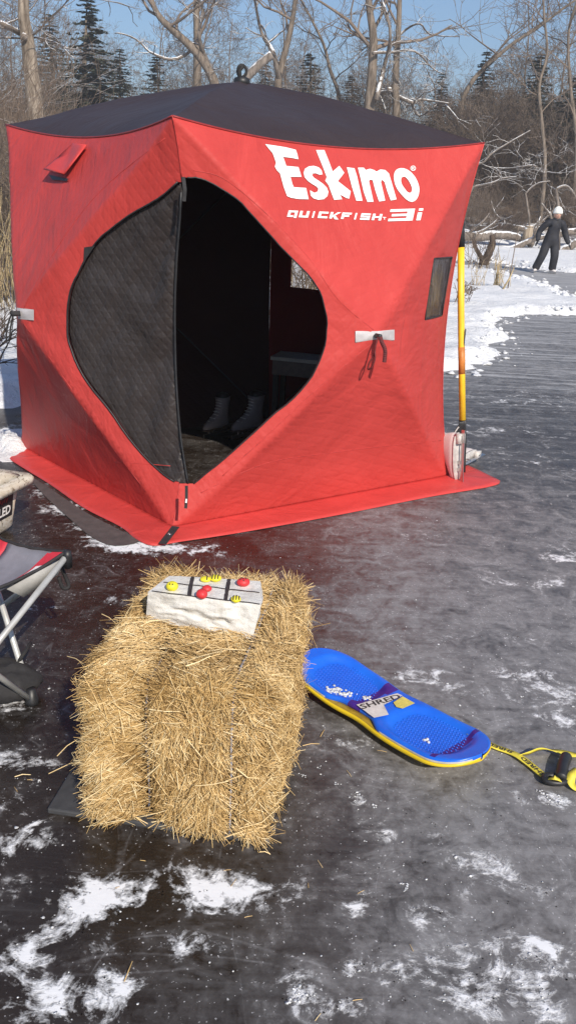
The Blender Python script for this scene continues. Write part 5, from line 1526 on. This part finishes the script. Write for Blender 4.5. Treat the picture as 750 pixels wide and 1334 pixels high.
# spruces
sA_ = spruce(1, 14, 2.6, 'dark spruce, the tallest of the right-hand evergreens', 'spruce trees behind the brush'); sB_ = spruce(2, 12, 2.3, 'spruce', 'spruce trees behind the brush')
SP = [(sA_, 679, 64, 60, 14, None), (sB_, 724, 96, 58, 12, 'dark spruce second from the right edge, slimmer and lower'), (None, 748, 84, 56, 12.5, 'dark spruce standing at the very right edge of the frame'),
      (None, 612, 62, 66, 14, 'brownish spruce between the leaning tree and the tall right spruce'), (None, 122, -6, 60, 18, 'tall dark spruce left of the roof, right of the thick trunk'),
      (None, 74, 14, 74, 18, 'thin hazy spruce directly right of the thick left trunk'), (None, 205, 70, 66, 14, 'lower spruce between the tall left spruce and the curving tree'),
      (None, 160, 60, 72, 15, 'far spruce just right of the tall left spruce'), (None, 395, 66, 70, 15, 'small far spruce right of the roof peak'), (None, 340, 78, 76, 15, 'far spruce directly behind the roof peak'),
      (None, 448, 96, 64, 12, 'low spruce left of the twin trunks'), (None, 560, 92, 70, 13, 'low spruce right of the twin trunks'), (None, 645, 110, 74, 14, 'dim far spruce left of the tall right spruce'),
      (None, 700, 120, 70, 12, 'dim spruce in the gap between the two right spruces')]
for i, (o, px, ty, Y, H, lab) in enumerate(SP):
    if o is None: o = copy_tree(sA_ if i % 2 else sB_)
    Y *= .76; x = px_at(px, Y); gz = terrain(x, Y); ztop = at(px, ty, Y).z
    src = 14.0 if (o is sA_ or (i > 1 and i % 2)) else 12.0
    s = (ztop - gz) / src; stand(o, x, Y, rr.uniform(0, 6), max(.5, s))
    if lab: tag(o, lab)
    o.scale = (s * 2.1, s * 2.1, s)
# saplings and middle trees
base_trees = [bare_tree(50 + i, 9.5, .07, 'bare grey sapling in the woods behind the tent', 'bare saplings in the woods', 4, None, BKT, (4, 5), .009, .15, 14) for i in range(4)]
spots = []
for i in range(38):
    Y = rr.uniform(50, 80); px = rr.uniform(-60, 840); spots.append((px, Y))
for i in range(4): spots.append((rr.uniform(600, 800), rr.uniform(40, 50)))
for i, (px, Y) in enumerate(spots):
    o = base_trees[i] if i < 4 else copy_tree(base_trees[i % 4])
    stand(o, px_at(px, Y), Y, rr.uniform(0, 6.28), rr.uniform(.6, 1.0))
# shrubs
base_sh = [shrub(70 + i, 3.6, 'tangled bare brown shrub on the wooded bank', 'shrubs on the wooded bank', (BKT, BKD, BKTS)[i % 3], 30, 2, (4, 6), .5, .008, 'bare_shrub', .022) for i in range(4)]
k = 0
for i in range(150):
    if i < 90: px = rr.uniform(585, 860); Y = rr.uniform(41, 62)
    elif i < 115: px = rr.uniform(-120, 60); Y = rr.uniform(30, 60)
    else: px = rr.uniform(30, 620); Y = rr.uniform(42, 62)
    x = px_at(px, Y); o = base_sh[i] if i < 4 else copy_tree(base_sh[i % 4]); stand(o, x, Y, rr.uniform(0, 6.28), rr.uniform(.6, 1.15))
for i in range(34):
    o = copy_tree(base_sh[i % 4]); Y = rr.uniform(36.5, 44); stand(o, px_at(rr.uniform(590, 810), Y), Y, rr.uniform(0, 6.28), rr.uniform(.22, .5))
# dense far wood: one mass
m_ = MB(); r3 = random.Random(99)
for i in range(3600):
    Y = r3.uniform(58, 100); x = r3.uniform(-.5, .55) * Y; z = terrain(x, Y) - .1; H = r3.uniform(1.5, 4.2)
    d = Vector((r3.gauss(0, .16), r3.gauss(0, .16), 1)).normalized(); P, _ = wander((x, Y, z), d, H, 3, .1, 0, r3); m_.tube(P, [.05, .04, .03, .012], 3, cap=False)
    for j in range(5):
        q = P[1].lerp(P[3], r3.random()); e = q + Vector((r3.gauss(0, .7), r3.gauss(0, .7), r3.uniform(.1, 1.5))); m_.tube([q, e], [.02, .008], 3, cap=False)
tag(m_.build('far_woods', BKT, None, True, None, (0, 0, 0)), 'dense mass of bare far-off woods behind the shrubs and evergreens', 'woods', kind='stuff')
# left-hand near thicket, dark brush by the tent, dry reeds
lt = [shrub(80 + i, 3.4, 'pale tan shrub in the thicket at the left edge of the frame', 'thicket at the left edge', (BKT, BKTS)[i % 2], 26, 2, (4, 6), .35, .0035, 'bare_shrub', .012) for i in range(2)]
for i in range(14):
    Y = rr.uniform(10.5, 15.5); px = rr.uniform(-90, 14); x = px_at(px, Y); o = lt[i] if i < 2 else copy_tree(lt[i % 2]); stand(o, x, Y, rr.uniform(0, 6.28), rr.uniform(.5, .85))
m_ = MB(); r4 = random.Random(4)
for i in range(14):
    p0 = g(r4.uniform(-40, -4), r4.uniform(455, 500)); p0.z = terrain(p0.x, p0.y); grow(m_, p0, Vector((r4.uniform(.1, .8), r4.gauss(0, .3), r4.uniform(.25, .8))), r4.uniform(.35, .6), .008, 2, r4, (2, 3), .55, .18, .02, .7, .0028)
tag(m_.build('dark_shrub', BKD), 'dark leafless twiggy shrub in the snow beside the left tent wall', 'shrub')
reed = plain('dry_reed', (.46, .35, .19), .8, 0, .3, 9)
def reeds(seed, H, n, spread, label):
    r5 = random.Random(seed); m = MB()
    for i in range(n):
        b = Vector((r5.gauss(0, spread), r5.gauss(0, spread), -.03)); P, _ = wander(b, Vector((r5.gauss(0, .14), r5.gauss(0, .14), 1)), H * r5.uniform(.5, 1.05), 4, .08, 0, r5); w0 = r5.uniform(.004, .009)
        m.tube(P, [w0, w0 * .9, w0 * .7, w0 * .5, w0 * .3], 3)
        if r5.random() < .5:
            q = P[2]; e = q + Vector((r5.gauss(0, .12), r5.gauss(0, .12), r5.uniform(-.05, .15))); m.tube([q, e], [w0, w0 * .3], 3)
    return tag(m.build('reed_clump', reed, None, True, None, (0, 0, 0)), label, 'reeds', 'clumps of dry reeds')
o = reeds(1, .75, 26, .09, 'pale tan reed clump in the snow, the one nearest left of the skater'); p = g(646, 378); stand(o, p.x, p.y)
o = reeds(2, .6, 12, .05, 'thin reed tuft just right of the yellow shovel handle'); p = g(619, 376); stand(o, p.x, p.y)
m_ = MB(); p = g(660, 381); m_.tube([(p.x, p.y, 0), (p.x + .02, p.y, .5), (p.x + .05, p.y, 1.15)], [.012, .010, .006], 5); tag(m_.build('dead_stalk', BKT), 'single thin upright stalk standing in snow right of the tan reeds', 'stalk')
m_ = MB(); p = g(652, 381); m_.tube([(p.x, p.y, 0), (p.x + .12, p.y, .25), (p.x + .18, p.y, .45)], [.02, .016, .008], 5); tag(m_.build('leaning_stick', reed), 'short tan stick leaning right in the snow by the reeds', 'stick')
lr_ = reeds(3, 1.7, 60, .35, 'golden dry reed clump in the thicket at the left edge, beside the red wall')
stand(lr_, px_at(2, 11), 11); 
for px, Y in ((-18, 10.2), (-6, 12.5), (10, 13)): o = copy_tree(lr_); stand(o, px_at(px, Y), Y, rr.uniform(0, 6), rr.uniform(.8, 1.1)); tag(o, 'golden dry reed clump in the thicket at the left edge, partly hidden by other clumps')
for k_, (px, py, sc) in enumerate([(380, 420, 1.0), (402, 405, 1.1), (392, 440, .8)]):
    o = shrub(120 + k_, 1.7, 'dense tan brush in the snow behind the tent, seen through its back window', 'brush behind the tent window', (BKT, reed, BKT)[k_], 22, 2, (3, 5), .4, .004, 'bare_shrub', .01)
    p = g(px, py); stand(o, p.x, p.y, 0, sc)
# scrubby twigs in the snow right of the tent
for j, (px, py, H, lab) in enumerate([(607, 352, 1.0, 'small bare twiggy shrub in snow behind the yellow shovel'), (590, 400, .5, 'tiny bare shrub in snow beside the red tent wall, below the vinyl window'), (634, 352, 1.3, 'bare shrub with a forked dark stem, right of the yellow shovel')]):
    o = shrub(90 + j, H, lab, 'small shrubs in the snow', (BKT, BKT, BKD)[j], 9, 2, (2, 4), .6, .006, 'bare_shrub', .012); p = g(px, py); stand(o, p.x, p.y)
m_ = MB(); m_.tube(catmull([at(628, 346, 24), at(636, 330, 24), at(641, 318, 24), at(640, 306, 24)], 4), [.13, .13, .12, .11, .11, .1, .1, .09, .09, .08, .08, .07, .06], 8); m_.tube([at(630, 342, 24), at(620, 325, 24), at(615, 314, 24)], [.07, .06, .04], 6)
tag(m_.build('dead_branch', BKD), 'thick dark forked branch stuck in the snow left of the skater', 'branch')
# fallen logs with snow on top
def log(P, Y, r, lab, kids=3, seed=0):
    q = catmull([at(x, y, Y) for x, y in P], 4); n = len(q) - 1; m = MB(); rl = random.Random(seed)
    m.tube(q, [r * (1 - .45 * i / n) * rl.uniform(.9, 1.1) for i in range(n + 1)], 9)
    for k in range(kids):
        j = rl.randint(2, n - 1); grow(m, q[j], Vector((rl.gauss(0, 1), rl.gauss(0, .6), rl.uniform(.1, 1))), rl.uniform(.6, 1.6), r * .35, 1, rl, (2, 3), .6, .2, .02, .9, .02)
    return tag(m.build('fallen_log', BKS), lab, 'log', 'fallen logs at the foot of the bank')
log([(596, 304), (620, 308), (648, 306), (672, 309), (694, 319)], 35.4, .22, 'long snow-topped log running from the tent towards the skater', 3, 1)
log([(652, 327), (672, 322), (690, 313), (712, 308)], 34.6, .15, 'pale branching log slanting up to the skater from the left', 2, 2)
log([(700, 328), (722, 331), (740, 322), (762, 308)], 35, .24, 'dark curved log lying right of the skater at the frame edge', 2, 3)
log([(715, 308), (735, 303), (770, 300)], 35.8, .20, 'upper snow-covered log behind the skater on the right', 2, 4)
log([(612, 298), (650, 294), (690, 299), (716, 296)], 37.2, .16, 'thin snowy log higher on the bank, left of the skater', 4, 5)
m_ = MB(); c_ = at(685, 318, 35.2); m_.tube([c_, c_ + Vector((0, 0, .3)), c_ + Vector((.03, 0, .62))], [.24, .19, .17], 9); m_.tube([c_ + Vector((.03, 0, .62)), c_ + Vector((.03, 0, .70))], [.18, .14], 9)
tag(m_.build('tree_stump', bark('pale_stump', (.22, .17, .12), (.45, .37, .28), .3)), 'pale tan stump with a snow cap beside the skater', 'stump')
# snow-laden limbs reaching out of the wood at the right
for j, (P, Y, r, lab) in enumerate([([(616, 243), (640, 238), (655, 232), (672, 230)], 33, .036, 'snowy bare branch reaching right from behind the tent, the lower one'),
    ([(612, 214), (628, 212), (640, 200), (662, 186), (690, 170)], 33, .04, 'snowy bare branch rising right from behind the tent, the upper one'),
    ([(724, 246), (735, 242), (744, 248), (752, 262)], 34, .05, 'snowy bent branch above the skater at the right edge'),
    ([(684, 252), (692, 244), (702, 238), (716, 236)], 35, .035, 'thin snowy twig branch above and left of the skater')]):
    q = catmull([at(x, y, Y) for x, y in P], 4); n = len(q) - 1; m = MB(); rl = random.Random(40 + j); base = q[0]
    side = -1 if j < 2 else 1
    q = [Vector((base.x + side * .5, base.y + .3, terrain(base.x + side * .5, base.y + .3) - .1)), Vector((base.x + side * .3, base.y + .2, base.z * .6))] + q
    n = len(q) - 1; m.tube(q, [r * 1.5, r * 1.2] + [r * (1 - .6 * i / n) for i in range(n - 1)], 7)
    for k in range(5): i_ = rl.randint(3, n - 1); grow(m, q[i_], Vector((rl.gauss(0, 1), rl.gauss(0, 1), rl.uniform(0, 1))), rl.uniform(.5, 1.4), r * .4, 1, rl, (2, 4), .6, .2, .02, .9, .010)
    tag(m.build('snowy_branch', BKS), lab, 'branch')

# ------------------------------------------------------------------ thin winter haze over the whole place
hz = bpy.data.materials.new('haze'); hz.use_nodes = True; t_ = hz.node_tree; t_.nodes.remove(t_.nodes['Principled BSDF'])
pv = t_.nodes.new('ShaderNodeVolumePrincipled'); pv.inputs['Color'].default_value = (.95, .93, .92, 1); pv.inputs['Density'].default_value = .0030; pv.inputs['Anisotropy'].default_value = .3
t_.links.new(pv.outputs[0], t_.nodes['Material Output'].inputs['Volume'])
m_ = MB(); m_.box((0, 100, 14), 420, 330, 32); hb_ = m_.build('haze', hz, None, False, None, (0, 0, 0)); tag(hb_, 'thin pale winter haze over the ice and the woods', 'haze', kind='stuff')
